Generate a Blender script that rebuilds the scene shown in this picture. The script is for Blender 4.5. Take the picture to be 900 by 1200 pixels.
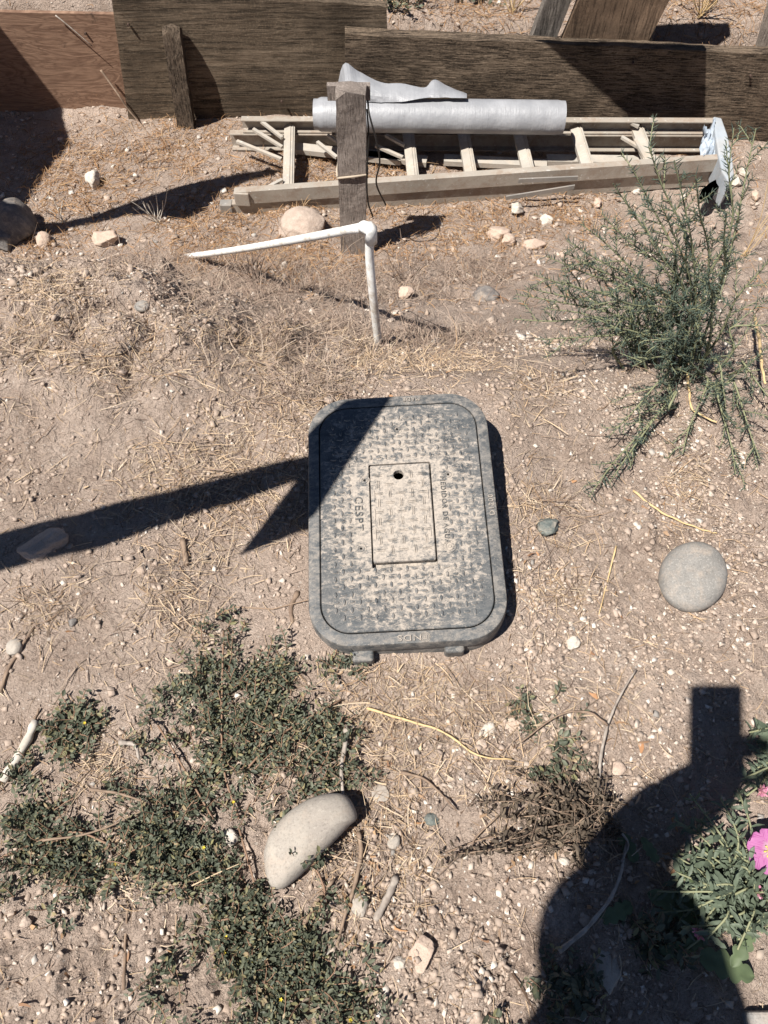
import bpy, bmesh, math, random
import numpy as np
from mathutils import Vector, Matrix
for o in list(bpy.data.objects): bpy.data.objects.remove(o)
S = bpy.context.scene; C = S.collection
R = np.random.RandomState(7); random.seed(7)
D = bpy.data
# ------------------------------------------------------------------ camera
CAMZ = 1.18; PITCH = math.radians(60); F = 901.0
cam = D.objects.new('camera', D.cameras.new('camera')); C.objects.link(cam)
cam.data.sensor_fit = 'VERTICAL'; cam.data.sensor_height = 24.0
cam.data.lens = F/1200*24.0; cam.data.clip_start = 0.005; cam.data.clip_end = 2000
cam.location = (0,0,CAMZ); cam.rotation_euler = (math.pi/2-PITCH,0,0)
S.camera = cam; S.render.resolution_x = 768; S.render.resolution_y = 1024
FW = np.array([0,math.cos(PITCH),-math.sin(PITCH)]); UP = np.array([0,math.sin(PITCH),math.cos(PITCH)]); RT = np.array([1.,0,0])
O = np.array([0,0,CAMZ])
def ray(x,y): return RT*((x-450)/F)-UP*((y-600)/F)+FW          # ray of unit forward depth
SUNDIR = -ray(842,818); SUNDIR = SUNDIR/np.linalg.norm(SUNDIR)   # towards the sun
# ------------------------------------------------------------------ light
el = math.asin(SUNDIR[2]); rot = math.atan2(SUNDIR[0],SUNDIR[1])
w = D.worlds.new('World'); S.world = w; w.use_nodes = True
nt = w.node_tree; bg = nt.nodes['Background']; sk = nt.nodes.new('ShaderNodeTexSky')
sk.sky_type = 'NISHITA'; sk.sun_disc = False; sk.sun_elevation = el; sk.sun_rotation = rot; sk.air_density = 0.6; sk.dust_density = 0.2; sk.altitude = 1200
nt.links.new(sk.outputs[0], bg.inputs[0]); bg.inputs[1].default_value = 0.05
sun = D.objects.new('sun', D.lights.new('sun','SUN')); C.objects.link(sun)
sun.data.energy = 5.0; sun.data.angle = math.radians(0.53); sun.data.color = (1.0,0.955,0.89)
sun.rotation_euler = Vector(SUNDIR).to_track_quat('Z','Y').to_euler(); sun.location = (-3,-2,6)
S.view_settings.view_transform = 'Standard'; S.view_settings.look = 'None'; S.view_settings.gamma = 1
S.view_settings.exposure = 0.74; S.view_settings.use_curve_mapping = False
# ------------------------------------------------------------------ helpers: objects
def tag(o,label=None,cat=None,group=None,kind=None):
    if label: o['label']=label
    if cat: o['category']=cat
    if group: o['group']=group
    if kind: o['kind']=kind
    return o
def empty(name,loc=(0,0,0),label=None,cat=None,group=None):
    o=D.objects.new(name,None); C.objects.link(o); o.location=loc; o.empty_display_size=.05
    return tag(o,label,cat,group)
def mesh(name,V,Fs,mat=None,parent=None,smooth=False,local=None):
    me=D.meshes.new(name); V=np.asarray(V,float)
    if local is not None: V=V-np.asarray(local)
    me.from_pydata(V.tolist(),[],[tuple(int(i) for i in f) for f in Fs]); me.update()
    if mat: me.materials.append(mat)
    if smooth: me.polygons.foreach_set('use_smooth',[True]*len(me.polygons))
    o=D.objects.new(name,me); C.objects.link(o)
    if parent: o.parent=parent
    return o
def fastmesh(name,V,Fs,mat,parent=None,smooth=False,col=None):
    """V (n,3), Fs (m,k) all of one size"""
    me=D.meshes.new(name); V=np.asarray(V,np.float32); Fs=np.asarray(Fs,np.int32); m,k=Fs.shape
    me.vertices.add(len(V)); me.vertices.foreach_set('co',V.ravel())
    me.loops.add(m*k); me.loops.foreach_set('vertex_index',Fs.ravel())
    me.polygons.add(m); me.polygons.foreach_set('loop_start',np.arange(m,dtype=np.int32)*k)
    try: me.polygons.foreach_set('loop_total',np.full(m,k,np.int32))
    except Exception: pass
    me.update(calc_edges=True); me.validate()
    if smooth: me.polygons.foreach_set('use_smooth',np.ones(m,bool))
    if mat: me.materials.append(mat)
    if col is not None:
        a=me.attributes.new('tone','FLOAT','POINT'); a.data.foreach_set('value',np.asarray(col,np.float32))
    o=D.objects.new(name,me); C.objects.link(o)
    if parent: o.parent=parent
    return o
class MB:
    def __init__(s): s.v=[]; s.f=[]
    def add(s,V,Fs):
        n=len(s.v); s.v+= [tuple(p) for p in V]; s.f+=[tuple(i+n for i in f) for f in Fs]
    def box(s,o,ax,ay,az):      # corner o, three edge vectors
        o,ax,ay,az=[np.array(q,float) for q in (o,ax,ay,az)]
        V=[o,o+ax,o+ax+ay,o+ay,o+az,o+ax+az,o+ax+ay+az,o+ay+az]
        s.add(V,[(0,3,2,1),(4,5,6,7),(0,1,5,4),(1,2,6,5),(2,3,7,6),(3,0,4,7)])
    def tube(s,P,r,n=8,cap=True,flat=None):
        P=np.array(P,float); m=len(P); r=np.broadcast_to(np.array(r,float),(m,))
        T=np.gradient(P,axis=0); T/= (np.linalg.norm(T,axis=1)[:,None]+1e-9)
        a=np.array([0,0,1.]) if abs(T[0][2])<.9 else np.array([1.,0,0])
        V=[]; u=np.cross(T[0],a); u/=np.linalg.norm(u)
        for i in range(m):
            u=u-T[i]*(u@T[i]); u/=np.linalg.norm(u)+1e-9; w_=np.cross(T[i],u)
            for k in range(n):
                t=2*math.pi*k/n; V.append(P[i]+r[i]*(u*math.cos(t)+w_*math.sin(t)))
        Fs=[(i*n+k,i*n+(k+1)%n,(i+1)*n+(k+1)%n,(i+1)*n+k) for i in range(m-1) for k in range(n)]
        if cap: Fs+=[tuple(range(n))[::-1],tuple((m-1)*n+k for k in range(n))]
        s.add(V,Fs)
    def build(s,name,mat,parent=None,smooth=False,local=None): return mesh(name,s.v,s.f,mat,parent,smooth,local)
def bevel(o,w=.003,seg=2,ang=40):
    m=o.modifiers.new('bevel','BEVEL'); m.width=w; m.segments=seg; m.limit_method='ANGLE'; m.angle_limit=math.radians(ang); return o
def recalc(o):
    bm=bmesh.new(); bm.from_mesh(o.data); bmesh.ops.recalc_face_normals(bm,faces=bm.faces); bm.to_mesh(o.data); bm.free(); return o
# ------------------------------------------------------------------ helpers: materials
class NT:
    def __init__(s,name):
        s.m=D.materials.new(name); s.m.use_nodes=True; s.t=s.m.node_tree; s.b=s.t.nodes['Principled BSDF']
        s.tc=s.t.nodes.new('ShaderNodeTexCoord'); s.geo=s.t.nodes.new('ShaderNodeNewGeometry')
    def L(s,a,b): s.t.links.new(a,b)
    def obj(s,scale=(1,1,1),rot=(0,0,0),src='Object'):
        mp=s.t.nodes.new('ShaderNodeMapping'); mp.inputs['Scale'].default_value=scale; mp.inputs['Rotation'].default_value=rot
        s.L(s.tc.outputs[src] if src!='World' else s.geo.outputs['Position'],mp.inputs[0]); return mp.outputs[0]
    def noise(s,vec,scale,detail=4,rough=.6,dist=0,out=0):
        n=s.t.nodes.new('ShaderNodeTexNoise'); n.inputs['Scale'].default_value=scale; n.inputs['Detail'].default_value=detail
        n.inputs['Roughness'].default_value=rough; n.inputs['Distortion'].default_value=dist; s.L(vec,n.inputs['Vector']); return n.outputs[out]
    def vor(s,vec,scale,feat='F1',out='Distance',rnd=1):
        n=s.t.nodes.new('ShaderNodeTexVoronoi'); n.feature=feat; n.inputs['Scale'].default_value=scale; n.inputs['Randomness'].default_value=rnd
        s.L(vec,n.inputs['Vector']); return n.outputs[out]
    def ramp(s,fac,stops,interp='LINEAR'):
        r=s.t.nodes.new('ShaderNodeValToRGB'); r.color_ramp.interpolation=interp; e=r.color_ramp.elements
        while len(e)<len(stops): e.new(.5)
        for q,(p,c) in zip(e,stops):
            q.position=p; q.color=(c,c,c,1) if not hasattr(c,'__len__') else (*c,1)
        s.L(fac,r.inputs[0]); return r.outputs[0]
    def mix(s,fac,a,b,mode='MIX'):
        n=s.t.nodes.new('ShaderNodeMix'); n.data_type='RGBA'; n.blend_type=mode
        for sock,v in ((n.inputs[0],fac),(n.inputs[6],a),(n.inputs[7],b)):
            if isinstance(v,(int,float)): sock.default_value=v
            elif isinstance(v,tuple): sock.default_value=(*v,1)
            else: s.L(v,sock)
        return n.outputs[2]
    def math(s,op,a,b=0.,c=None):
        n=s.t.nodes.new('ShaderNodeMath'); n.operation=op
        for sock,v in zip(n.inputs,(a,b,c)):
            if v is None: continue
            if isinstance(v,(int,float)): sock.default_value=v
            else: s.L(v,sock)
        return n.outputs[0]
    def island(s): return s.geo.outputs['Random Per Island']
    def attr(s,name):
        n=s.t.nodes.new('ShaderNodeAttribute'); n.attribute_name=name; return n.outputs['Fac']
    def bump(s,h,dist,strength=1.,prev=None):
        n=s.t.nodes.new('ShaderNodeBump'); n.inputs['Distance'].default_value=dist; n.inputs['Strength'].default_value=strength
        s.L(h,n.inputs['Height'])
        if prev is not None: s.L(prev,n.inputs['Normal'])
        return n.outputs[0]
    def out(s,col,rough=.9,normal=None,spec=.3,metal=0.,trans=None):
        for k,v in (('Base Color',col),('Roughness',rough),('Specular IOR Level',spec),('Metallic',metal)):
            if isinstance(v,tuple): s.b.inputs[k].default_value=(*v,1)
            elif isinstance(v,(int,float)): s.b.inputs[k].default_value=v
            else: s.L(v,s.b.inputs[k])
        if normal is not None: s.L(normal,s.b.inputs['Normal'])
        return s.m
DIRT_A=(.415,.320,.258); DIRT_B=(.55,.445,.372); DIRT_C=(.25,.18,.14)
def mat_dirt():
    n=NT('dry_dirt'); v=n.obj(src='World')
    big=n.noise(v,2.2,5,.6); mid=n.noise(v,14,6,.7); fine=n.noise(v,160,5,.75)
    c=n.mix(n.ramp(big,[(.35,0),(.65,1)]),DIRT_A,(.475,.375,.308))
    c=n.mix(n.ramp(mid,[(.42,0),(.68,.8)]),c,DIRT_B)
    c=n.mix(n.ramp(n.noise(v,9,4,.6,.5),[(.5,0),(.75,.6)]),c,DIRT_C)
    c=n.mix(n.ramp(fine,[(.3,.55),(.5,0)]),c,(.16,.115,.09))
    sp=n.vor(v,210,out='Distance'); spc=n.vor(v,210,out='Color')
    sel=n.ramp(spc,[(.80,0),(.84,1)],'LINEAR')
    m=n.math('MULTIPLY',n.ramp(sp,[(.22,1),(.36,0)]),sel)
    c=n.mix(m,c,(.66,.58,.51))
    sp2=n.vor(v,95,out='Distance'); sc2=n.vor(v,95,out='Color')
    m2=n.math('MULTIPLY',n.ramp(sp2,[(.20,1),(.30,0)]),n.ramp(sc2,[(.84,0),(.87,1)])); c=n.mix(m2,c,(.60,.52,.45))
    hs=n.math('MULTIPLY',n.ramp(n.vor(v,300,out='Distance'),[(.1,1),(.5,0)]),1.)
    h=n.math('ADD',n.math('MULTIPLY',mid,1.2),fine)
    nb=n.bump(fine,.008,1.); nb=n.bump(hs,.002,.8,nb); nb=n.bump(n.ramp(n.vor(v,120,out='Distance'),[(0,1),(.6,0)]),.003,.8,nb); nb=n.bump(n.noise(v,60,5,.8),.010,.9,nb)
    return n.out(c,.97,nb,.12)
def mat_stone(name,a,b,sc=40,speck=None,bumpd=.002,rough=.85):
    n=NT(name); v=n.obj(src='World')
    c=n.mix(n.ramp(n.noise(v,sc,6,.65),[(.35,0),(.65,1)]),a,b); c=n.mix(n.ramp(n.noise(v,sc*.9+9,6,.7,.6),[(.48,0),(.66,.55)]),c,(.42,.345,.28))
    if speck: c=n.mix(n.ramp(n.noise(v,sc*11,3,.6),[(.56,0),(.66,.8)]),c,speck)
    c=n.mix(n.ramp(n.noise(v,sc*12,3,.7),[(.3,.5),(.5,0)]),c,tuple(q*.5 for q in a))
    nb=n.bump(n.noise(v,sc*6,5,.7),bumpd,.8); nb=n.bump(n.noise(v,sc,4),bumpd*3,.6,nb)
    return n.out(c,rough,nb,.2)
def mat_island(name,stops,rough=.9,spec=.15,sheen=None,noise=None):
    n=NT(name); c=n.ramp(n.island(),stops)
    if noise:
        c=n.mix(n.ramp(n.noise(n.obj(src='World'),noise,3),[(.35,.0),(.7,.6)]),c,stops[0][1])
    return n.out(c,rough,None,spec)
def mat_wood(name,a,b,dark,axis=0,scale=1.,rough=.85,cracks=.6,bumpd=.003,ring=9):
    n=NT(name); s=[22*scale]*3; s[axis]=2.2*scale
    v=n.obj(tuple(s)); g=n.noise(v,3,8,.7,.4)
    s2=[60*scale]*3; s2[axis]=3.*scale; g2=n.noise(n.obj(tuple(s2)),2.5,6,.75)
    c=n.mix(n.ramp(g,[(.3,0),(.7,1)]),a,b)
    cr=n.ramp(g2,[(.36,1),(.47,0)])
    c=n.mix(n.math('MULTIPLY',cr,cracks),c,dark)
    c=n.mix(n.ramp(n.noise(n.obj(),6,5,.6),[(.4,0),(.75,.55)]),c,tuple(.5*(p+q) for p,q in zip(a,dark)))
    c=n.mix(n.ramp(n.noise(n.obj(),140,4,.7),[(.5,0),(.66,.5)]),c,tuple(min(1,q*1.7) for q in b))
    c=n.mix(n.ramp(n.noise(n.obj((1.3,1,3)),2.6,6,.7,.8),[(.46,0),(.62,.5)]),c,tuple(min(1,q*1.35) for q in b))
    c=n.mix(n.ramp(n.noise(n.obj((1,1,1)),3.5,4,.6),[(.45,0),(.6,.5)]),c,dark)
    h=n.math('SUBTRACT',g,n.math('MULTIPLY',cr,.8))
    nb=n.bump(h,bumpd,1.); nb=n.bump(n.noise(n.obj(),70,4),bumpd*.5,.5,nb)
    return n.out(c,rough,nb,.2)
def mat_metal(name,a,b,rough=.5,metal=.55,dirt=(.36,.29,.22),amt=.6):
    n=NT(name); v=n.obj()
    c=n.mix(n.ramp(n.noise(v,9,5,.6),[(.35,0),(.65,1)]),a,b)
    d=n.math('MULTIPLY',n.ramp(n.noise(v,16,7,.75),[(.45,0),(.6,1)]),amt); c=n.mix(d,c,dirt)
    c=n.mix(n.ramp(n.noise(v,60,4,.7),[(.62,0),(.7,.7)]),c,(.62,.60,.56))
    nb=n.bump(n.noise(v,50,5),.001,.6)
    return n.out(c,n.ramp(d,[(0,rough),(.6,.9)]),nb,.4,n.ramp(d,[(0,metal),(.5,.0)]))
M={}
M['dirt']=mat_dirt()
M['clod']=mat_stone('dirt_clod',(.35,.27,.215),(.46,.365,.30),60,None,.001,.97)
M['pebble']=mat_island('pebbles',[(0,(.36,.28,.22)),(.35,(.44,.35,.285)),(.6,(.30,.235,.19)),(.85,(.52,.44,.37)),(.96,(.66,.60,.53)),(1,(.24,.22,.20))])
M['straw']=mat_island('straw',[(0,(.44,.30,.18)),(.25,(.56,.43,.29)),(.5,(.30,.19,.11)),(.75,(.62,.50,.36)),(1,(.15,.095,.06))],.7,.3)
M['brown_grass']=mat_island('brown_grass',[(0,(.26,.145,.07)),(.4,(.36,.215,.115)),(.7,(.16,.085,.045)),(1,(.48,.33,.19))],.8,.2)
M['grey_straw']=mat_island('grey_straw',[(0,(.22,.155,.12)),(.4,(.34,.26,.205)),(.7,(.11,.075,.058)),(1,(.46,.37,.29))],.8,.2)
M['bark_bits']=mat_island('bark_bits',[(0,(.13,.085,.06)),(.5,(.24,.17,.12)),(1,(.34,.27,.21))])
M['litter']=mat_island('leaf_litter',[(0,(.34,.17,.08)),(.35,(.40,.26,.15)),(.7,(.22,.12,.07)),(1,(.50,.38,.25))],.7,.3)
# ------------------------------------------------------------------ terrain
def h2(ix,iy,s):
    n=(ix*374761393+iy*668265263+s*982451653)&0x7fffffff
    n=((n^(n>>13))*1274126177)&0x7fffffff
    return ((n^(n>>16))&0xffff)/65535.0
def vnoise(x,y,s=0):
    x0=np.floor(x).astype(np.int64); y0=np.floor(y).astype(np.int64); fx=x-x0; fy=y-y0
    fx=fx*fx*(3-2*fx); fy=fy*fy*(3-2*fy)
    return (h2(x0,y0,s)*(1-fx)+h2(x0+1,y0,s)*fx)*(1-fy)+(h2(x0,y0+1,s)*(1-fx)+h2(x0+1,y0+1,s)*fx)*fy
def fbm(x,y,f,octv=4,s=0,g=.5):
    t=0;a=1;n=0
    for i in range(octv):
        t=t+a*(vnoise(x*f+i*7.3,y*f-i*3.1,s+i)-.5); n+=a; a*=g; f*=2.03
    return t/n
def sstep(x,a,b):
    t=np.clip((x-a)/(b-a),0,1); return t*t*(3-2*t)
PY=np.array([-60,-1,.85,.97,1.12,1.3,1.6,1.9,2.15,2.4,3.0,3.10,3.16,3.3,4,8,60])
PC=np.array([.0,0,.0,-.01,-.09,-.24,-.43,-.60,-.72,-.78,-.82,-.82,-.80,-.52,-.50,-.45,-.4])
PL=np.array([.0,0,.03,.05,.06,.01,-.34,-.58,-.70,-.75,-.80,-.81,-.79,-.42,-.40,-.40,-.4])
YY=np.linspace(-60,60,24001)
def smooth_prof(P):
    z=np.interp(YY,PY,P); k=np.hanning(25); k/=k.sum(); zp=np.pad(z,12,mode='edge'); return np.convolve(zp,k,'valid')
ZC=smooth_prof(PC); ZL=smooth_prof(PL)
BUMPS=[] # x,y,r,h
def base(x,y):
    wv=fbm(x,y,3.,2,40)*.16
    wl=1-sstep(x+wv,-.62,.06)
    return np.interp(y+wv*.25,YY,ZC)*(1-wl)+np.interp(y+wv*.4,YY,ZL)*wl
def H(x,y):
    x=np.asarray(x,float); y=np.asarray(y,float)
    z=base(x,y)
    near=1-sstep(np.hypot(x,y-1),4,9)
    rough=np.clip(fbm(x,y,1.7,3,11)*3+.55,.15,1.2)
    z=z+near*(fbm(x,y,2.5,3,1)*.05+fbm(x,y,11,3,2)*.018*rough)
    b=fbm(x,y,45,3,3,.6); z=z+near*rough*(.009*b*2+.004*fbm(x,y,105,2,7,.7)*2)
    c=np.clip(fbm(x,y,26,3,5,.55)-.12,0,1); z=z+near*rough*.06*c
    mk=np.exp(-((x+.38)/.42)**4-((y-1.3)/.38)**4); z=z+mk*(np.abs(fbm(x,y,7.5,3,21))*.16-.02+np.abs(fbm(x,y,19,3,23,.6))*.045)
    for bx,by,r,h in BUMPS:
        z=z+h*np.exp(-((x-bx)**2+(y-by)**2)/(r*r))
    # keep level under the valve box
    d=np.maximum(np.abs(x-.03)/.19,np.abs(y-.69)/.24); k=1-sstep(d,.95,1.6)
    return z*(1-k)+(.018)*k
def gp(x,y,lift=0.):
    """the ground point seen at photo pixel x, y"""
    r=ray(x,y); t=np.arange(.6,8,.01); P=O[None]+r[None]*t[:,None]
    below=P[:,2]<H(P[:,0],P[:,1])+lift; i=int(np.argmax(below)) if below.any() else len(t)-1
    a,b=t[max(i-1,0)],t[i]
    for _ in range(12):
        m=(a+b)/2; q=O+r*m
        if q[2]<float(H(q[0],q[1]))+lift: b=m
        else: a=m
    return O+r*b
def at(x,y,fwd): return O+ray(x,y)*fwd
def aty(x,y,Y):  r=ray(x,y); return O+r*(Y/r[1])
def atz(x,y,Z):  r=ray(x,y); return O+r*((Z-CAMZ)/r[2])
for px_,py_,r_,h_ in ((60,645,.05,.015),(345,262,.09,.05),(180,690,.06,.015),(560,300,.1,.03),(400,400,.07,.02),(300,330,.08,.03),(640,330,.12,.02),(120,285,.06,.03),(480,300,.1,.02),(540,345,.03,-.05),(218,338,.024,-.055),(200,318,.035,.03),(655,1060,.1,.02)):
    q=gp(px_,py_); BUMPS.append((q[0],q[1],r_,h_))
def axis_lines(segs):
    out=[]
    for a,b,st in segs: out+=list(np.arange(a,b-1e-9,st))
    out.append(segs[-1][1]); return np.array(out)
gx=axis_lines([(-60,-12,8),(-12,-4,1.),(-4,-2.2,.15),(-2.2,-.85,.013),(-.85,.85,.0045),(.85,2.2,.013),(2.2,4,.15),(4,12,1.),(12,60,8)])
gy=axis_lines([(-60,-8,8),(-8,-1,1.),(-1,-.2,.05),(-.2,1.45,.0045),(1.45,2.6,.010),(2.6,3.8,.014),(3.8,5,.1),(5,12,1),(12,60,8)])
X,Y=np.meshgrid(gx,gy); Z=H(X,Y); nx,ny=len(gx),len(gy)
ii=(np.arange(ny-1)[:,None]*nx+np.arange(nx-1)[None]).ravel()
fastmesh('ground',np.c_[X.ravel(),Y.ravel(),Z.ravel()],np.c_[ii,ii+1,ii+nx+1,ii+nx],M['dirt'],smooth=True)['kind']='structure'
print('ground verts',nx*ny)
# ------------------------------------------------------------------ stones
def ico(sub):
    bm=bmesh.new(); bmesh.ops.create_icosphere(bm,subdivisions=sub,radius=1); V=np.array([v.co[:] for v in bm.verts]); Fs=np.array([[v.index for v in f.verts] for f in bm.faces]); bm.free(); return V,Fs
I1=ico(1); I2=ico(2); CH=(np.array([(x,y,z) for x in (-.8,.8) for y in (-.8,.8) for z in (-.8,.8)]),np.array([(0,1,3),(0,3,2),(4,6,7),(4,7,5),(0,4,5),(0,5,1),(2,3,7),(2,7,6),(0,2,6),(0,6,4),(1,5,7),(1,7,3)])); I4=ico(4); I5=ico(5)
def lump(dims,seed,ang=.25,sub=4,flat=0):
    V=(I5 if sub==5 else I4 if sub==4 else I2)[0].copy(); rs=np.random.RandomState(seed)
    d=np.ones(len(V))
    for i in range(int(12*min(1,ang*3))):           # chipped planes
        n=rs.normal(size=3); n/=np.linalg.norm(n); c=.55+.3*rs.rand(); p=V@n; V=np.where((p>c)[:,None],V-n[None]*((p-c)*(.95 if ang>.25 else .6))[:,None],V)
    nn=fbm(V[:,0]*2+9+V[:,2]*1.7,V[:,1]*2+V[:,2]*1.3,1.4,3,seed%97); V=V*(1+ang*nn[:,None]*.9)
    return V*np.array(dims)[None]
def stone(px_,py_,w,h,th,mat,label,cat='stone',rot=0.,seed=1,ang=.3,sink=.35,name='stone',group=None,tilt=(0,0)):
    """w,h photo pixels across; th thickness ratio"""
    q=gp(px_,py_); fw=(q-O)@FW; rx=w/2/F*fw; ry=h/2/F*fw/max(.45,abs(((O-q)/np.linalg.norm(O-q))[2]))
    rz=th*min(rx,ry)
    V=lump((rx,ry,rz),seed,ang); Fs=I4[1]
    o=fastmesh(name,V,Fs,mat,smooth=True); o.location=(q[0],q[1],q[2]+rz*(1-2*sink)); o.rotation_euler=(tilt[0],tilt[1],rot)
    return tag(o,label,cat,group)
M['st_grey']=mat_stone('grey_cobble',(.20,.19,.175),(.27,.255,.235),30,(.36,.34,.31),.0006)
M['st_tan']=mat_stone('tan_cobble',(.31,.275,.24),(.39,.35,.30),25,(.40,.36,.31),.0006)
M['st_green']=mat_stone('green_grey_rock',(.10,.115,.11),(.20,.22,.20),50,None,.002)
M['st_white']=mat_stone('white_rock',(.50,.44,.375),(.62,.56,.49),50,None,.002)
M['st_pink']=mat_stone('pink_rock',(.46,.34,.27),(.56,.44,.35),40,None,.002)
M['st_dark']=mat_stone('dark_rock',(.13,.12,.115),(.22,.20,.185),40,None,.002)
M['st_dirt']=mat_stone('caked_dirt',(.40,.31,.252),(.52,.42,.35),35,None,.003)
def cobble(px_,py_,rx,ry,rz,mat,label,seed):
    pass
# ------------------------------------------------------------------ valve box
n_c=np.array([-.0379,.4091,.9117]); n_c/=np.linalg.norm(n_c); dpl=1.15
vx_c=np.array([.99839,.05413,.01716]); vy_c=np.cross(n_c,vx_c); 
cw=lambda v: RT*v[0]+UP*v[1]-FW*v[2]
def lidpt(x,y):
    a=np.array([(x-450)/F,-(y-600)/F,-1.]); t=-dpl/(n_c@a); return a*t   # camera coords
cor=[lidpt(*p) for p in ((373.2,481),(553.5,470.8),(378.4,743.3),(584,732.7))]
cc=sum(cor)/4
def uv(x,y): p=lidpt(x,y)-cc; return float(p@vx_c),float(p@vy_c)
HW=.2341*1.15/2; HL=.3492*1.15/2
box=empty('valve_box',(0,0,0),'dusty dark grey plastic water valve box with textured lid and small rectangular hatch','valve box')
Mx=Matrix([[*([cw(vx_c)[i],cw(vy_c)[i],cw(n_c)[i]]),(O+cw(cc))[i]] for i in range(3)]+[[0,0,0,1]])
box.matrix_world=Mx
def rrect(hw,hl,r,z,N=12,cx=0,cy=0,side=6):
    P=[]
    for q,(sx,sy) in enumerate(((1,1),(-1,1),(-1,-1),(1,-1))):
        for k in range(N+1):
            a=math.pi/2*(q+k/N); P.append((cx+sx*(hw-r)+r*math.cos(a),cy+sy*(hl-r)+r*math.sin(a),z))
        nsx,nsy=((-1,1),(-1,-1),(1,-1),(1,1))[q]; a=math.pi/2*(q+1)
        e0=P[-1]; e1=(cx+nsx*(hw-r)+r*math.cos(a),cy+nsy*(hl-r)+r*math.sin(a),z)
        for k in range(1,side): P.append(tuple(e0[i]+(e1[i]-e0[i])*k/side for i in range(3)))
    return P
def loft(loops,closed=False,capa=False,capb=False):
    mb=MB(); n=len(loops[0]); V=[p for l in loops for p in l]; m=len(loops)
    Fs=[(i*n+k,i*n+(k+1)%n,(i+1)*n+(k+1)%n,(i+1)*n+k) for i in range(m-1) for k in range(n)]
    if closed: Fs+=[((m-1)*n+k,(m-1)*n+(k+1)%n,(k+1)%n,k) for k in range(n)]
    if capa: Fs.append(tuple(range(n)))
    if capb: Fs.append(tuple((m-1)*n+k for k in range(n)))
    mb.add(V,Fs); return mb
def mat_plastic(name='dusty_plastic',amount=1.,center=True,off=0.):
    n=NT(name); v=n.obj()
    base_=n.mix(n.ramp(n.noise(v,14,4),[(.3,0),(.7,1)]),(.036,.043,.049),(.062,.072,.079))
    st=n.noise(n.obj((9,22,7),(0,0,math.radians(-38))),6,7,.75,1.2)
    sm=n.noise(v,55,7,.8,.3)
    d=n.math('ADD',n.math('MULTIPLY',st,.45),n.math('MULTIPLY',sm,.55))
    if center:
        sep=n.t.nodes.new('ShaderNodeSeparateXYZ'); n.L(v,sep.inputs[0])
        rr=n.math('ADD',n.math('POWER',n.math('MULTIPLY',sep.outputs[0],1/.125),2.),n.math('POWER',n.math('MULTIPLY',sep.outputs[1],1/.20),2.))
        rr=n.math('MULTIPLY',n.math('MINIMUM',rr,1.6),-.085)
        d=n.math('ADD',d,n.math('ADD',rr,.072))
    if off: d=n.math('ADD',d,off)
    m=n.math('MULTIPLY',n.ramp(d,[(.47,0),(.56,1)]),.84*amount)
    fine=n.ramp(n.noise(v,220,4,.7),[(.35,.55),(.6,1.)])
    m=n.math('MULTIPLY',m,fine)
    film=n.mix(n.ramp(n.noise(n.obj((14,30,14),(0,0,-.6)),2.2,7,.75,1.),[(.38,.0),(.68,.42)]),base_,(.30,.275,.25))
    c=n.mix(m,film,(.47,.405,.34))
    c=n.mix(n.ramp(n.noise(v,420,3,.6),[(.60,0),(.72,.45)]),c,(.52,.46,.38))
    nb=n.bump(n.noise(v,240,4,.7),.0006,.6)
    return n.out(c,n.ramp(m,[(0,.55),(.4,.92)]),nb,.35)
M['plastic']=mat_plastic(); M['tread']=mat_plastic('dusty_tread',.6,True,-.05); M['tread_edge']=mat_plastic('dusty_tread_edge',1.0,True,.30); M['rim']=mat_plastic('dusty_rim_plastic',.42,False)
ow,ol=HW+.0205,HL+.0215
g=.0018
rim=loft([rrect(HW+g,HL+g,.047+g,-.022),rrect(HW+g,HL+g,.047+g,-.0012),rrect(HW+g+.001,HL+g+.001,.048+g,0),rrect(ow-.004,ol-.004,.064,.0),rrect(ow-.0012,ol-.0012,.067,-.0012),rrect(ow,ol,.068,-.004),rrect(ow+.001,ol+.001,.068,-.030),rrect(ow-.004,ol-.004,.064,-.032),rrect(HW-.008,HL-.008,.04,-.032),rrect(HW-.008,HL-.008,.04,-.022)],closed=True).build('rim',M['rim'],box)
recalc(rim); rim.data.polygons.foreach_set('use_smooth',[True]*len(rim.data.polygons)); rim.modifiers.new('e','EDGE_SPLIT').split_angle=math.radians(35)
body=loft([rrect(ow-.004,ol-.004,.064,-.031),rrect(ow+.002,ol+.002,.07,-.06),rrect(ow+.007,ol+.007,.074,-.17),rrect(ow-.002,ol-.002,.064,-.17),rrect(ow-.012,ol-.012,.056,-.033)],closed=True).build('body',M['rim'],box); recalc(body)
body.data.polygons.foreach_set('use_smooth',[True]*len(body.data.polygons)); body.modifiers.new('e','EDGE_SPLIT').split_angle=math.radians(40)
shade_sheet=loft([rrect(ow-.014,ol-.014,.054,-.12)],capa=True)
M['black']=NT('dark_interior').out((.012,.011,.01),.95)
shade_sheet.build('inner_floor',M['black'],box)  # near-black sheet stands in for the shade inside the box
for (lx,lw,ly_) in ((-.074,.034,-.017),(.069,.031,-.010)):
    mb=MB(); mb.box((lx-lw/2,-ol+ly_,-.062),(lw,0,0),(0,.026,0),(0,0,.034)); o=bevel(mb.build('lug',M['rim'],box),.005,3)
mb=MB(); mb.box((ow-.004,.02,-.06),(.012,0,0),(0,.028,0),(0,0,.03)); bevel(mb.build('lug',M['rim'],box),.004,3)
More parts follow.
